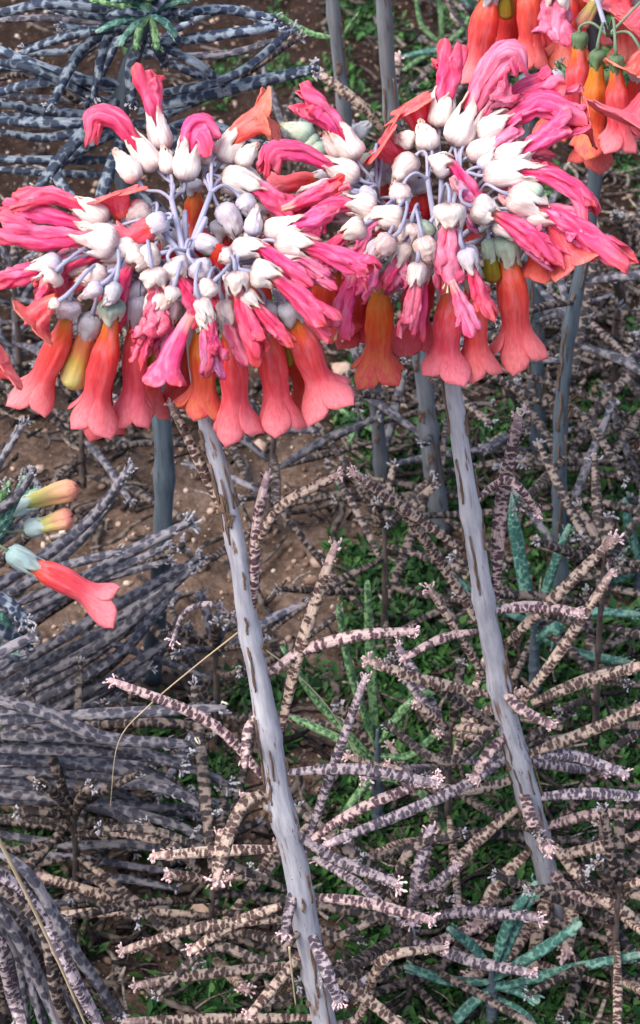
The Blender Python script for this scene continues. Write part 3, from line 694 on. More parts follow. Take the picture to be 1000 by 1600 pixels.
umbel(rootR, 686, 325, RT, hub=(687, 398), nodes=[(684, 340, .006), (668, 280, .016), (690, 270, .02), (720, 275, .02), (590, 310, .022), (610, 345, .018), (650, 375, .008), (702, 365, .004), (745, 350, .012), (750, 310, .02), (780, 365, .01)], items=[
    (W_, [(558, 250), (530, 206), (506, 178), (474, 156)], 38, dict(cl=60)),
    (W_, [(560, 280), (510, 256), (472, 238), (432, 236), (424, 262)], 34, dict(cl=56)),
    (F_, [(518, 276), (492, 280), (458, 286), (424, 294)], 34, dict(cl=30, c='l', dy=.01, ped=0)),
    (W_, [(550, 298), (500, 300), (466, 318), (422, 340)], 32, dict(cl=80)),
    (B_, [(530, 250), (516, 228), (506, 206)], 20, dict(c='d', open=1)),
    (P_, [(636, 262), (612, 236), (580, 212)], 50, dict(hasc=False, ped=0, dy=.012)),
    (B_, [(648, 222), (634, 218), (616, 214)], 32, dict(c='w')),
    (B_, [(582, 244), (574, 254), (566, 276)], 27, dict(c='n', dy=.01)),
    (B_, [(596, 240), (602, 256), (606, 276)], 30, dict(c='g', dy=.01)),
    (B_, [(650, 244), (632, 262), (612, 294)], 40, {}),
    (B_, [(632, 288), (626, 306), (632, 336)], 36, dict(c='w')),
    (P_, [(664, 218), (654, 178), (640, 150)], 46, dict(hasc=False, ped=0, dy=.008, p='mouth')),
    (B_, [(672, 236), (667, 216), (656, 188)], 36, {}),
    (W_, [(688, 200), (693, 155), (702, 112), (702, 76)], 36, dict(cl=54)),
    (W_, [(708, 228), (736, 172), (760, 122), (796, 82), (814, 112)], 42, dict(cl=72, p='rose')),
    (M_, [(722, 205), (745, 180), (768, 155), (792, 130)], 40, dict(hasc=False, ped=0, p='rose', dy=-.004)),
    (W_, [(742, 196), (784, 174), (826, 142), (888, 126)], 42, dict(cl=56)),
    (W_, [(746, 214), (794, 190), (844, 162), (900, 184)], 42, dict(cl=60, dy=-.004)),
    (B_, [(730, 246), (760, 230), (800, 224)], 34, dict(c='w', open=1)),
    (B_, [(740, 222), (775, 206), (812, 202)], 36, dict(c='w', open=1)),
    (W_, [(775, 256), (820, 234), (866, 206), (905, 190)], 40, dict(cl=58)),
    (P_, [(868, 206), (892, 196), (930, 186)], 40, dict(hasc=False, ped=0, p='mouth')),
    (W_, [(755, 274), (822, 270), (872, 280), (908, 308), (922, 345)], 38, dict(cl=80)),
    (B_, [(846, 306), (828, 292), (812, 288)], 24, dict(c='n', ped=0)),
    (W_, [(794, 304), (846, 326), (898, 358), (968, 404)], 42, dict(cl=62)),
    (P_, [(836, 318), (872, 362), (904, 420)], 44, dict(hasc=False, ped=0, p='mouth', dy=.006)),
    (M_, [(772, 298), (802, 318), (852, 362)], 36, dict(hasc=False, ped=0)),
    (W_, [(738, 322), (778, 338), (822, 366), (868, 408)], 40, dict(cl=38)),
    (W_, [(676, 266), (702, 254), (728, 288), (756, 330)], 34, dict(cl=30)),
    (M_, [(700, 270), (728, 308), (762, 346)], 34, dict(hasc=False, ped=0, dy=-.004)),
    (M_, [(752, 276), (790, 284), (820, 290)], 34, dict(hasc=False, ped=0, p='rose')),
    (W_, [(702, 318), (702, 352), (700, 400), (702, 446)], 42, dict(cl=36, p='rose', st=True, dy=-.012)),
    (W_, [(702, 430), (716, 462), (736, 512)], 26, dict(hasc=False, ped=0, p='rose', dy=-.010)),
    (B_, [(672, 348), (664, 360), (656, 378)], 33, dict(c='n')),
    (B_, [(660, 370), (664, 386), (672, 412)], 34, dict(c='d', open=1)),
    (F_, [(606, 262), (602, 290), (594, 320), (592, 352)], 48, dict(p='deep', dy=.014, cl=30, ped=0)),
    (F_, [(656, 278), (654, 310), (650, 340), (650, 370)], 52, dict(p='deep', dy=.014, cl=30, ped=0)),
    (F_, [(712, 290), (712, 316), (712, 350), (716, 380)], 46, dict(p='deep', dy=.014, cl=30, ped=0)),
    (M_, [(642, 348), (634, 376), (628, 412), (628, 458)], 32, dict(cl=30)),
    (M_, [(630, 344), (592, 340), (566, 366), (544, 392)], 32, dict(cl=50, p='rose')),
    (W_, [(570, 350), (534, 372), (508, 398), (482, 432)], 30, dict(cl=40)),
    (B_, [(614, 370), (600, 384), (582, 404)], 34, dict(c='d', open=1)),
    (W_, [(588, 326), (548, 320), (512, 322), (492, 346), (484, 378)], 34, dict(cl=46)),
    (W_, [(556, 400), (548, 440), (534, 486), (530, 524)], 32, dict(hasc=False, ped=0, st=True)),
    (W_, [(572, 395), (580, 420), (570, 442), (556, 460)], 34, dict(hasc=False, ped=0, p='pink')),
    (F_, [(520, 396), (516, 430), (512, 470), (512, 510)], 56, dict(p='orange', cl=30, ped=0, dy=.012)),
    (F_, [(598, 410), (594, 470), (592, 525), (590, 592)], 52, dict(cl=50, c='n', p='orange')),
    (F_, [(664, 392), (658, 440), (650, 480), (646, 534)], 56, dict(p='deep', dy=.014, cl=30)),
    (F_, [(702, 425), (702, 480), (698, 530), (694, 580)], 54, dict(hasc=False, ped=0, dy=-.002)),
    (F_, [(732, 408), (738, 450), (742, 510), (744, 578)], 44, dict(cl=54, c='n', p='fresh')),
    (F_, [(790, 364), (798, 430), (804, 490), (812, 556)], 54, dict(cl=56, c='n')),
    (U_, [(764, 372), (766, 400), (772, 440)], 28, dict(c='n', p='olive')),
    (F_, [(836, 350), (842, 380), (842, 400), (840, 428)], 40, dict(p='deep', cl=20, ped=0)),
    (F_, [(560, 420), (556, 450), (556, 480), (560, 530)], 44, dict(p='deep', cl=30, dy=.02)),
    (B_, [(560, 302), (575, 306), (590, 318)], 28, dict(c='l')),
    (B_, [(600, 340), (580, 350), (560, 366)], 26, dict(c='w')),
])

umbel(rootR, 686, 325, RT, hub=(687, 398), nodes=[(684, 345, .01), (610, 350, .02), (650, 378, .01), (745, 352, .014)], items=slim(686, 325, [(165, 225), (-35, 25), (235, 300), (20, 60)], 22, 4))
# ================================================================ PLANTS BEHIND
def proc_leaves(root, base, top, k, zlo, zhi, Lr, wr, mats, seed, tips=True, front=True, elr=(-.1, .7)):
    rd = random.Random(seed); az = rd.uniform(0, 6)
    for i in range(k):
        t = zlo + (zhi - zlo) * (i + rd.uniform(-.4, .4)) / k; t = min(.98, max(.02, t)); p = Vector(base).lerp(Vector(top), t)
        az += 2.09 + (.55 if i % 3 == 0 else 0) + rd.uniform(-.25, .25); L = rd.uniform(*Lr); e = rd.uniform(*elr)
        h = Vector((math.cos(az), math.sin(az), 0)); bend = rd.uniform(-.3, .2)
        q1 = p + (h * math.cos(e) + Vector((0, 0, math.sin(e)))) * L * .5
        q2 = q1 + (h * math.cos(e + bend) + Vector((0, 0, math.sin(e + bend)))) * L * .5
        q2.z = max(q2.z, .006 + rd.uniform(0, .006)); q1.z = max(q1.z, .008)
        leaf([p + h * .002, q1, q2], rd.uniform(*wr), 'leaf_' + rd.choice(mats), root, tips=tips, n=10, sides=9, side_tips=1)

# young blue-grey plant at the top left
TLY = .808
rTL = empty('succulent_plant', PY(238, 1062, TLY), 'blue-grey plant with a rosette of fat spotted leaves at the top left', 'plant')
stem(rTL, [(238, 1062, 32), (250, 900, 32), (256, 700, 32), (225, 480, 32), (196, 290, 30), (190, 160, 28), (218, 60, 24), (235, 15, 18)], TLY, TLY, 'stem_shade', nodes=7)
for pts, w in [
    ([(215, 72), (360, 52), (442, 40)], 26), ([(240, 30), (340, 14), (436, 30)], 24), ([(225, 150), (360, 120), (462, 42)], 22),
    ([(215, 175), (350, 140), (498, 106)], 32), ([(225, 60), (300, 95), (354, 136)], 22), ([(234, 50), (246, 75), (262, 104)], 22), ([(236, 32), (270, 28), (300, 26)], 22),
    ([(205, 140), (100, 118), (-20, 70)], 28), ([(205, 130), (80, 126), (-20, 148)], 26), ([(200, 185), (90, 175), (-20, 158)], 24),
    ([(205, 190), (80, 192), (-20, 186)], 26), ([(195, 250), (60, 250), (-20, 248)], 22), ([(190, 150), (110, 230), (55, 300)], 28),
    ([(222, 40), (135, 70), (76, 172)], 24), ([(226, 35), (170, 55), (144, 158)], 24), ([(225, 55), (206, 100), (206, 170)], 26),
    ([(222, 40), (120, 52), (32, 82)], 24), ([(228, 28), (160, 24), (84, 14)], 24), ([(225, 45), (150, 48), (90, 40)], 22),
    ([(196, 200), (90, 260), (130, 330)], 24), ([(200, 190), (270, 210), (290, 300)], 26), ([(196, 200), (160, 300), (150, 360)], 26),
    ([(228, 25), (90, 5), (-20, 25)], 26), ([(230, 20), (130, -10), (20, -30)], 24), ([(200, 180), (60, 110), (-20, 95)], 24),
    ([(190, 240), (240, 330), (330, 360)], 24), ([(190, 240), (300, 190), (420, 230)], 20)]:
    leaf_px(TLY, pts, w * .95, 'leaf_bluegrey', rTL, dmode=(.2, .75), jit=.012)
    if len(pts) > 2 and abs(pts[0][0] - pts[-1][0]) > 70: leaf_px(TLY + .04, [(x + R(-15, 15), y + R(-5, 34)) for x, y in pts], w * .82, 'leaf_' + random.choice(['bluegrey', 'slate', 'shade']), rTL, dmode=(.2, .6), jit=.012)
for x, y in [(150, 50), (185, 72), (212, 78), (246, 78), (275, 58), (295, 22), (170, 22), (140, 0), (262, -10), (215, -20), (300, 0), (180, -10)]:
    leaf_px(TLY - .012, [(234, 22), ((234 + x) / 2 + R(-6, 6), (22 + y) / 2 - 4), (x, y)], 17, 'leaf_' + random.choice(['teal', 'green', 'teal', 'bluegrey']), rTL, dmode=(.3, .8), tips=False)
for a in range(9):
    e = 1.1 - a * .05; h = Vector((math.cos(a * 2.4), math.sin(a * 2.4), 0)); p = PY(235, 22, TLY)
    leaf([p, p + h * .008 + Vector((0, 0, .012)), p + h * (.02 + .001 * a) + Vector((0, 0, .018))], .0026, 'leaf_teal', rTL, tips=False, n=8, sides=8)

# stems standing behind the two flower heads
def back_plant(pts, w0, w1, label, seed, k, mats=('shade', 'beige', 'slate'), zr=(.03, .6), low=False, sm='stem_shade', Lr=(.055, .095), nodes=7, leaves=True, base=None):
    b = PZ(*pts[0]); Y = b.y
    r = empty('succulent_plant', b, label, 'plant')
    n = len(pts); so_, sc_, sf_, sr_ = stem(r, [(x, y, .88 * (w0 + (w1 - w0) * i / (n - 1))) for i, (x, y) in enumerate(pts)], Y, Y, 'stem_brown' if low else sm, nodes=nodes)
    if not low: scars(so_, sc_, sf_, sr_, 20, random.Random(seed)); leaf_scars(so_, sc_, sf_, sr_, [(12, .3), (20, 1.5), (28, 2.2), (36, .9), (44, 1.9)], random.Random(seed))
    top = PY(pts[-1][0], pts[-1][1], Y)
    proc_leaves(r, b, top, k, zr[0], zr[1], Lr, (.0019, .0028), mats, seed)
    if low: proc_leaves(r, b, top, 7, .9, 1.0, (.02, .045), (.0018, .0028), mats, seed + 50, elr=(.3, 1.2))
    return r, Y
r, Y = back_plant([(597, 770), (585, 600), (560, 400), (540, 200), (515, -40)], 26, 24, 'plant behind the flower heads whose thin grey stem stands at the top centre', 11, 14, ('shade', 'slate'), sm='stem_mid')
for pts, w in [([(524, 60), (480, 50), (430, 20)], 14), ([(530, 65), (545, 40), (560, 20)], 10)]:
    leaf_px(Y, pts, w, 'leaf_green', r, tips=False)
umbel(r, 500, 225, Y, [(525, 235, 0)], [(B_, [(490, 215), (468, 205), (440, 195)], 34, dict(c='n')), (B_, [(500, 218), (488, 222), (470, 236)], 24, dict(c='n')), (B_, [(510, 225), (490, 240), (462, 246)], 24, dict(c='n')),
    (B_, [(552, 215), (562, 205), (580, 190)], 26, dict(c='g'))])
r, Y = back_plant([(690, 830), (672, 700), (655, 500), (630, 300), (612, 180), (596, -40)], 36, 28, 'plant whose thick grey stem rises behind the right flower head to the top edge', 12, 16, ('shade', 'slate'), sm='stem_mid')
leaf_px(Y, [(605, 200), (612, 150), (622, 84)], 22, 'leaf_beige', r)
leaf_px(Y, [(600, 205), (560, 160), (492, 110)], 24, 'leaf_beige', r)
leaf_px(Y, [(606, 190), (650, 215), (700, 250)], 20, 'leaf_shade', r)
rT, YT = back_plant([(876, 950), (874, 750), (884, 560), (912, 400), (930, 280), (930, 140), (925, -40)], 28, 24, 'plant carrying the cut-off flower head in the top right corner', 13, 18, ('shade', 'slate'))
leaf_px(YT - .03, [(990, 212), (930, 158), (868, 96)], 24, 'leaf_green', rT, dmode=(.1, .1))
PEDMAT[0] = 'pedicel_green'
umbel(rT, 915, -60, YT - .01, [(925, -50, 0), (950, 56, -.05)], [
    (F_, [(768, -40), (762, 10), (752, 60), (742, 122)], 50, dict(p='fresh')),
    (F_, [(800, -60), (796, 0), (796, 40), (790, 100)], 44, dict(p='deep', dy=.02)),
    (F_, [(818, -60), (826, 0), (828, 50), (826, 102)], 44, dict(p='fresh', dy=-.01)),
    (U_, [(788, -40), (790, 0), (792, 30)], 26, dict(p='olive', c='e')),
    (F_, [(880, -50), (884, 0), (886, 40), (888, 96)], 50, dict(p='mouth')),
    (W_, [(870, -40), (868, 0), (866, 60)], 48, dict(p='rose', dy=-.01)),
    (F_, [(906, -60), (914, -10), (920, 20), (922, 76)], 40, dict(p='deep', dy=.02)),
    (U_, [(944, -20), (925, 12), (904, 44)], 24, dict(p='blush', c='w', cl=30, dy=-.02)),
    (F_, [(962, 86), (964, 140), (966, 190), (966, 230)], 42, dict(p='fresh', c='e', cl=30, dy=-.06)),
    (F_, [(934, 78), (930, 140), (926, 180), (922, 232)], 44, dict(p='orange', c='e', cl=30, dy=-.05)),
    (F_, [(906, 50), (904, 100), (902, 140), (896, 200)], 44, dict(p='fresh', c='e', cl=30, dy=-.03)),
    (P_, [(1030, 0), (1008, 20), (978, 60)], 50, dict(p='mouth', hasc=False)),
    (F_, [(990, -40), (985, 0), (984, 40), (986, 92)], 50, dict(p='mouth', dy=.0)),
    (P_, [(1075, 105), (1030, 165), (985, 232)], 84, dict(p='fresh', hasc=False, dy=-.07, ped=0)),
    (F_, [(850, -60), (850, -20), (848, 20), (846, 70)], 46, dict(p='deep', dy=.015)),
    (P_, [(985, -60), (970, -20), (950, 30)], 50, dict(p='fresh', hasc=False, dy=.0, ped=0)),
    (P_, [(1040, 60), (1015, 90), (990, 140)], 56, dict(p='mouth', hasc=False, dy=-.03, ped=0)),
    (F_, [(948, 110), (945, 150), (938, 200), (925, 248)], 46, dict(p='deep', c='e', cl=30, dy=-.03, ped=0)),
    (F_, [(1000, 90), (1000, 130), (996, 160), (994, 200)], 44, dict(p='deep', dy=-.04)),
    (F_, [(870, 110), (866, 140), (864, 170), (862, 206)], 36, dict(p='orange', dy=-.03, ped=0)),
])
back_plant([(842, 720), (838, 560), (832, 400), (826, 250), (822, 120)], 30, 28, 'plant with a bare grey stem between the right flower head and the corner flowers', 14, 14, ('shade', 'slate'))
for args in [
    ([(960, 620), (962, 500), (985, 380)], 26, 20, 'low spotted plant at the right edge beneath the corner flowers', 15, 18, ('shade', 'shade')),
    ([(790, 560), (795, 480), (800, 420)], 24, 20, 'low spotted plant in shade just right of the right flower head', 16, 16, ('shade', 'slate')),
    ([(1010, 800), (1015, 680), (1020, 560)], 26, 20, 'spotted plant at the right edge level with the bare part of the stem', 17, 20, ('shade', 'shade', 'slate')),
    ([(930, 1160), (935, 1010), (945, 860)], 28, 18, 'spotted plant just behind the right-hand stem at mid height', 18, 11, ('shade', 'shade')),
    ([(600, 1010), (602, 900), (600, 800)], 22, 16, 'low spotted plant on bare soil between the two tall stems', 19, 8, ('shade', 'shade')),
    ([(420, 830), (424, 740), (430, 660)], 22, 16, 'low dark plant under the gap between the flower heads', 20, 7, ('shade', 'slate')),
    ([(130, 760), (128, 700), (130, 620)], 22, 16, 'low dark plant under the left flower head beside the blue buds', 21, 9, ('shade', 'slate')),
    ([(340, 1160), (338, 1060), (335, 1000)], 24, 16, 'low dark plant left of the left stem behind its curled leaf', 22, 7, ('shade', 'slate')),
    ([(700, 1330), (700, 1230), (705, 1130)], 24, 16, 'spotted plant in the tangle between the two tall stems', 23, 10, ('beige', 'lilac', 'shade')),
    ([(120, 1420), (118, 1330), (112, 1260)], 24, 16, 'spotted low plant on brown soil at the lower left', 24, 11, ('shade', 'shade')),
    ([(330, 1500), (330, 1430), (335, 1370)], 24, 16, 'spotted plant behind the lower left leaves of the left stem', 25, 11, ('shade', 'beige')),
    ([(640, 1560), (640, 1480), (640, 1400)], 24, 16, 'spotted plant at the bottom between the two tall stems', 26, 10, ('shade', 'lilac')),
    ([(960, 1560), (962, 1460), (968, 1380)], 24, 16, 'brown spotted plant in the lower right corner', 27, 10, ('shade', 'beige')),
    ([(30, 640), (28, 520), (20, 420)], 22, 16, 'dark plant at the left edge under the pink flowers', 28, 14, ('slate', 'shade')),
    ([(450, 400), (452, 300), (455, 210)], 20, 16, 'small grey plant on dark soil behind the gap between the flower heads', 29, 10, ('shade', 'slate')),
    ([(740, 160), (742, 90), (745, 10)], 20, 16, 'small dark plant at the top edge between the thick grey stem and the corner flowers', 30, 10, ('teal', 'shade')),
]:
    a_ = list(args); a_[1] = 14; a_[2] = 9; a_[5] = int(a_[5] * 1.3)
    back_plant(*a_, zr=(.05, .95), low=True)

# ---------------------------------------------------------------- slate coloured plants at the left edge
def edge_plant(label, sx, sy, sy1, Y, strokes, mat, w=30, sw=40, dmode=(.3, .5)):
    b = PY(sx, sy, Y); r = empty('succulent_plant', b, label, 'plant')
    stem(r, [(sx, sy, sw), (sx + 4, (sy + sy1) / 2, sw * .9), (sx + 8, sy1, sw * .75)], Y, Y, 'stem_shade', nodes=5)
    for s_ in strokes:
        pts = [(sx + 4, s_[0])] + [q for q in s_[1]]
        for _k in range(1):
            q = [(x + R(-14, 14), y + R(14, 44)) for x, y in pts[:1]] + [(x + R(-30, 10), y + R(10, 42)) for x, y in pts[1:]]
            leaf_px(Y + .035, q, (s_[2] if len(s_) > 2 else w) * .85, 'leaf_' + ('shade' if R(0, 1) < .3 else mat), r, dmode=dmode, jit=.008)
        leaf_px(Y, pts, s_[2] if len(s_) > 2 else w, 'leaf_' + (s_[3] if len(s_) > 3 else mat), r, dmode=dmode, jit=.008, curl=len(s_) > 4)
    return r
edge_plant('dark grey plant at the left edge whose long leaves slant up to the right', -75, 1260, 760, .745, [
    (1060, [(130, 905), (303, 812)], 34), (1100, [(150, 965), (318, 868)], 30), (1120, [(150, 1010), (305, 885)], 30),
    (1150, [(160, 1040), (272, 925)], 28), (1180, [(120, 1090), (300, 980)], 26), (980, [(60, 900), (190, 860)], 26),
    (960, [(120, 830), (206, 728)], 28), (900, [(60, 790), (40, 735)], 26), (1200, [(110, 1100), (240, 1040)], 24), (1010, [(90, 930), (270, 850)], 24), (1200, [(60, 1130), (190, 1090)], 22),
    (820, [(0, 720), (40, 655)], 22), (1130, [(60, 1040), (225, 960)], 26)], 'slate')
edge_plant('dark grey plant at the left edge whose leaves sweep level to the right', -70, 1420, 1040, .665, [
    (1080, [(60, 1110), (160, 1152), (305, 1164)], 34, 'slate', 1), (1130, [(120, 1118), (230, 1112), (352, 1106)], 30, 'slate', 1),
    (1170, [(120, 1172), (250, 1185), (365, 1228)], 32), (1185, [(120, 1192), (230, 1212), (340, 1275)], 32), (1215, [(120, 1225), (240, 1228), (330, 1262)], 28),
    (1250, [(120, 1252), (230, 1276), (310, 1300)], 28), (1290, [(100, 1320), (220, 1320), (300, 1350)], 24), (1340, [(60, 1380), (180, 1372), (280, 1390)], 22),
    (1060, [(0, 1020), (60, 990)], 30), (1150, [(80, 1150), (180, 1162), (290, 1200)], 30), (1210, [(60, 1205), (180, 1215), (300, 1240)], 30), (1235, [(60, 1245), (150, 1262), (230, 1290)], 26)], 'slate', dmode=(.3, .45))
edge_plant('pale grey plant in the lower left corner with steep hanging leaves', -60, 1700, 1280, .56, [
    (1330, [(40, 1400), (100, 1500), (165, 1620)], 32, 'lilac'), (1360, [(20, 1450), (70, 1550), (105, 1640)], 32, 'slate'), (1400, [(0, 1480), (22, 1560), (40, 1625)], 34, 'lilac'),
    (1310, [(40, 1360), (120, 1490), (190, 1590)], 28, 'slate'), (1430, [(-30, 1500), (-10, 1600), (0, 1640)], 30, 'lilac'), (1380, [(10, 1430), (40, 1500), (70, 1620)], 26, 'slate'), (1350, [(60, 1440), (90, 1560), (130, 1640)], 26, 'shade')], 'slate', dmode=(.3, .35))
rB = edge_plant('plant at the left edge with pale blue buds and one coral flower', -60, 1100, 770, .70, [
    (860, [(0, 820), (40, 745)], 24, 'teal'), (840, [(-10, 800), (14, 755)], 20, 'green'), (930, [(0, 935), (45, 975)], 28, 'bluegrey'),
    (960, [(10, 990), (50, 1010)], 26, 'bluegrey'), (830, [(20, 780), (55, 732)], 26, 'slate')], 'teal')
umbel(rB, -30, 850, .69, [(-30, 850, 0)], [
    (U_, [(16, 798), (40, 788), (75, 775), (122, 762)], 34, dict(c='b', p='blush', cl=46)),
    (U_, [(38, 828), (62, 822), (90, 814), (114, 806)], 34, dict(c='b', p='blush', cl=46)),
    (F_, [(12, 860), (55, 885), (110, 912), (172, 948)], 46, dict(c='b', cl=62, dy=-.02))])
# ---------------------------------------------------------------- green shoots
def shoot(label, bx, by, hpx, strokes, mat, stw=20):
    b = PZ(bx, by); r = empty('succulent_shoot', b, label, 'plant')
    stem(r, [(bx, by, stw), (bx, by - hpx * .5, stw * .9), (bx, by - hpx, stw * .25)], b.y, b.y, 'stem_shade', nodes=4)
    for pts, w in strokes: leaf_px(b.y, pts, w * .86, 'leaf_' + mat, r, tips=False, side_tips=3)
    return r
shoot('low teal shoot with stubby leaves beneath the right stem', 768, 1600, 90, [([(770, 1530), (800, 1460), (835, 1392)], 28), ([(772, 1510), (795, 1440), (838, 1378)], 26), ([(770, 1530), (845, 1485), (908, 1442)], 28),
    ([(768, 1535), (700, 1532), (632, 1510)], 26), ([(770, 1540), (805, 1545), (842, 1566)], 30), ([(765, 1545), (730, 1575), (695, 1615)], 28), ([(775, 1560), (820, 1590), (850, 1640)], 28), ([(772, 1545), (900, 1512), (1010, 1490)], 26), ([(770, 1520), (740, 1480), (700, 1450)], 24)], 'teal')
shoot('pale green shoot with upright leaves between the two tall stems', 590, 1290, 150, [([(590, 1190), (580, 1050), (574, 908)], 24), ([(588, 1170), (548, 1050), (528, 945)], 20), ([(588, 1190), (500, 1100), (440, 1010)], 20), ([(592, 1160), (640, 1100), (700, 1070)], 24),
    ([(592, 1200), (540, 1160), (455, 1120)], 22), ([(590, 1180), (640, 1180), (700, 1130)], 20), ([(590, 1215), (650, 1230), (700, 1300)], 22), ([(588, 1210), (560, 1240), (520, 1300)], 20)], 'green')
shoot('dark teal shoot leaning just right of the right stem', 835, 1090, 130, [([(834, 985), (812, 870), (795, 770)], 32), ([(834, 985), (860, 900), (890, 820)], 22), ([(836, 990), (900, 1020), (985, 1035)], 24), ([(834, 1000), (870, 980), (865, 1010)], 26), ([(834, 975), (740, 930), (690, 880)], 24), ([(834, 1010), (900, 960), (1000, 960)], 24)], 'teal')
shoot('small green shoot by the right edge above the crossed leaves', 1000, 930, 60, [([(1000, 880), (985, 830), (975, 780)], 24), ([(1000, 890), (960, 905), (900, 900)], 22), ([(1000, 885), (950, 860), (930, 830)], 20)], 'teal')
shoot('green shoot with small leaves right of the top thick stem', 690, 110, 50, [([(690, 70), (660, 40), (650, 0)], 14), ([(690, 70), (720, 50), (735, 20)], 14), ([(690, 75), (660, 90), (630, 110)], 14), ([(690, 65), (690, 30), (685, -10)], 14), ([(690, 75), (720, 95), (735, 120)], 14)], 'green', 12)
shoot('green ferny shoot on the soil under the gap between the flower heads', 560, 680, 30, [([(560, 660), (540, 645), (520, 630)], 16), ([(560, 662), (580, 670), (600, 690)], 14), ([(560, 660), (550, 680), (540, 700)], 14)], 'green', 12)

# ---------------------------------------------------------------- dry grass stalks
for nm, pts, w, z, lab in [
    ('grass_stalk', [(-10, 1296), (40, 1395), (90, 1500), (138, 1612)], 7, .53, 'long pale straw slanting across the lower left corner'),
    ('grass_stalk', [(372, 988), (300, 1045), (230, 1105), (185, 1160), (172, 1262)], 2.6, .60, 'thin dry straw curving left from the left stem'),
    ('grass_stalk', [(400, 1005), (460, 1050), (520, 1115), (562, 1200), (560, 1260)], 2.6, .60, 'thin dry straw curving right from the left stem'),
    ('grass_stalk', [(452, 1480), (456, 1520), (462, 1570)], 4, .53, 'short dry straw hanging beside the base of the left stem')]:
    P = [PY(x, y, z) for x, y in pts]; s = scl(P[0]); mb = MB(); sweep(mb, P, lambda t: w * s * .5 * (1 - .5 * t), 24, 6)
    tag(mb.build(nm, 'straw'), lab, 'grass stalk', 'dry straws among the plants')

# ---------------------------------------------------------------- stones
def stone_mesh(r, seed):
    bm = bmesh.new(); bmesh.ops.create_icosphere(bm, subdivisions=3, radius=1); rd = random.Random(seed); sx, sy, sz = rd.uniform(.8, 1.3), rd.uniform(.6, 1), rd.uniform(.4, .6)
    for v in bm.verts:
        c = v.co.copy(); k = 1 + .28 * noise.noise(c * 1.3 + Vector((seed, 0, 0))) + .08 * noise.noise(c * 4); v.co = Vector((c.x * sx, c.y * sy, c.z * sz)) * k * r
    me = bpy.data.meshes.new('stone'); bm.to_mesh(me); bm.free()
    a = me.attributes.new('lc', 'FLOAT_VECTOR', 'POINT'); a.data.foreach_set('vector', [c for v in me.vertices for c in v.co])
    me.shade_smooth(); me.materials.append(MATS['stone_tan']); return me
for i, (x, y, r, lab) in enumerate([
    (536, 582, 20, 'tan stone just below the gap between the two flower heads'), (935, 606, 18, 'tan flat stone right of the grey background stem'), (345, 1545, 26, 'reddish stone at the bottom left of the left stem'),
    (320, 1425, 20, 'brown stone beneath the curved spotted leaf'), (110, 1425, 34, 'large brown stone on the soil at the lower left'), (700, 1050, 12, 'small pale stone behind the right stem'),
    (970, 960, 12, 'small pale stone at the right edge'), (60, 735, 10, 'small pale stone above the blue buds'), (405, 700, 14, 'tan stone just right of the left stem under the flowers')]):
    p = PZ(x, y); o = bpy.data.objects.new('stone', stone_mesh(r * scl(p), i + 3)); COL.objects.link(o); o.location = p + Vector((0, 0, r * scl(p) * .25)); o.rotation_euler = (0, 0, i)
    tag(o, lab, 'stone', 'stones lying on the soil')

# ---------------------------------------------------------------- uncountable ground stuff
def spot():
    x = R(-40, 1040); y = R(-40, 1640); return x, y, PZ(x, y)
gm = MB()
ico = bmesh.new(); bmesh.ops.create_icosphere(ico, subdivisions=1, radius=1); iv = [v.co.copy() for v in ico.verts]; ifc = [tuple(v.index for v in f.verts) for f in ico.faces]; ico.free()
for _ in range(9000):
    x, y, p = spot(); r = .0006 + .0022 * random.random() ** 4; 
    if random.random() < .04: r *= 2
    z = gz(p.x, p.y); rot = Matrix.Rotation(R(0, 6), 3, 'Z') @ Matrix.Rotation(R(0, 6), 3, 'X'); k = Vector((R(.7, 1.3), R(.7, 1.2), R(.5, .9)))
    V = [Vector((p.x, p.y, z + r * .3)) + rot @ Vector((c.x * k.x * R(.8, 1.2), c.y * k.y * R(.8, 1.2), c.z * k.z)) * r for c in iv]
    gm.add(V, ifc, [(0, 0, 0)] * len(V), [0] * len(V))
o = gm.build('gravel', 'gravel', org=(0, 0, 0)); tag(o, 'fine tan gravel strewn over the brown soil', 'gravel', kind='stuff')
gm = MB()
for _ in range(8500):
    x, y, p = spot(); wgt = .35 + .65 * (x > 560) + .3 * (y > 1150) + .4 * (y > 380) * (x > 780) - .25 * (y < 330)
    if y > 800: wgt *= .4
    if 230 < x < 520 and 660 < y < 1080: wgt *= .55
    if random.random() > wgt: continue
    L = R(.005, .024) * (1.3 if random.random() < .15 else 1); a = R(0, 3.14); z = gz(p.x, p.y) + R(.001, .012)
    h = Vector((math.cos(a), math.sin(a), R(-.15, .25))); side = Vector((-h.y, h.x, R(-.5, .5))); p = Vector((p.x, p.y, z)); r = R(.0004, .0019)
    sweep(gm, [p, p + h * L * .5 + side * R(-.2, .2) * L, p + h * L], lambda t: r * (1 - .5 * t), 5, 5, cap=False)
o = gm.build('leaf_litter', 'litter', org=(0, 0, 0)); tag(o, 'tangle of dry grey leaf and twig litter on the soil', 'leaf litter', kind='stuff')
gm = MB()
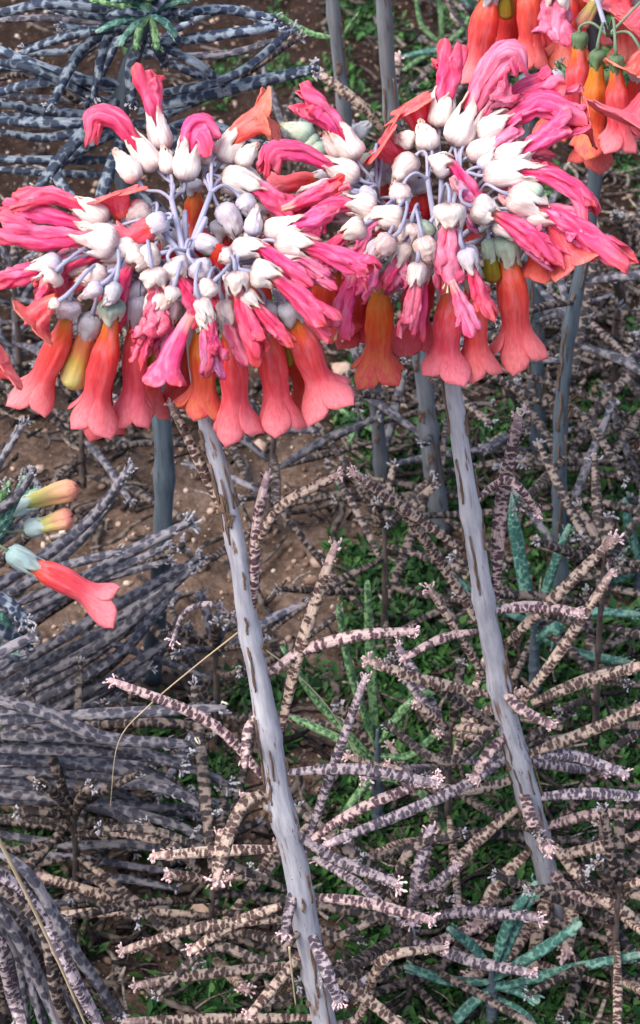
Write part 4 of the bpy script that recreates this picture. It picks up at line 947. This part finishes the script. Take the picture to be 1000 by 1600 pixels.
for _ in range(420):
    x, y, p = spot()
    if (y < 330 or (y > 900 and x > 500)) and R(0, 1) < .6: continue
    L = R(.025, .06); a = R(0, 6.28); h = Vector((math.cos(a), math.sin(a), R(-.05, .12))); side = Vector((-h.y, h.x, 0)); r_ = R(.0011, .0022)
    p = Vector((p.x, p.y, gz(p.x, p.y) + R(.001, .008))); sd = R(0, 50)
    sweep(gm, [p, p + h * L * .35 + side * R(-.12, .12) * L, p + h * L * .7 + side * R(-.2, .2) * L, p + h * L], lambda t: r_ * interp(LEAFP, t) * (1 + .35 * noise.noise(Vector((sd, t * 7, 0)))), 10, 7, .7)
o = gm.build('fallen_leaves', 'leaf_dead', org=(0, 0, 0)); tag(o, 'fallen dry spotted leaves strewn over the soil', 'fallen leaves', kind='stuff')
gm = MB()
def greenness(x, y):
    g = noise.noise(Vector((x / 75, y / 75, 8))) * .9 - .05
    if x > 560 and y > 640: g += .34
    if y > 1150: g += .12
    if y > 900 and x > 540: g += .12
    if x < 330 and y < 1100: g -= .5
    if 260 < x < 520 and 620 < y < 1000: g -= .5
    if y < 150 and x > 500: g += .22
    if 280 < x < 480 and 170 < y < 340: g -= .4
    return g
cnt = 0
for _ in range(110000):
    x, y, p = spot()
    if greenness(x, y) < R(.05, .35): continue
    cnt += 1
    z = gz(p.x, p.y); p = Vector((p.x, p.y, z)); a = R(0, 6.28); e = R(.2, 1.3); L = R(.004, .013); w = L * R(.09, .2)
    d_ = Vector((math.cos(a) * math.cos(e), math.sin(a) * math.cos(e), math.sin(e))); s_ = Vector((-math.sin(a), math.cos(a), R(-.4, .4))) * w; up = Vector((0, 0, w * .6))
    b0 = p + Vector((0, 0, R(0, .006)))
    V = [b0, b0 + d_ * L * .5 + s_, b0 + d_ * L * .5 - s_, b0 + d_ * L + Vector((0, 0, -L * .2)), b0 + d_ * L * .5 - up]
    gm.add(V, [(0, 1, 4), (0, 4, 2), (1, 3, 4), (4, 3, 2)], [(0, 0, 0)] * 5, [0] * 5)
    if cnt > 42000: break
o = gm.build('ground_cover', 'ground_cover', org=(0, 0, 0)); tag(o, 'low dark green weeds and moss covering the soil', 'ground cover', kind='stuff')
for o in bpy.data.objects:
    if '_w' in o: del o['_w']
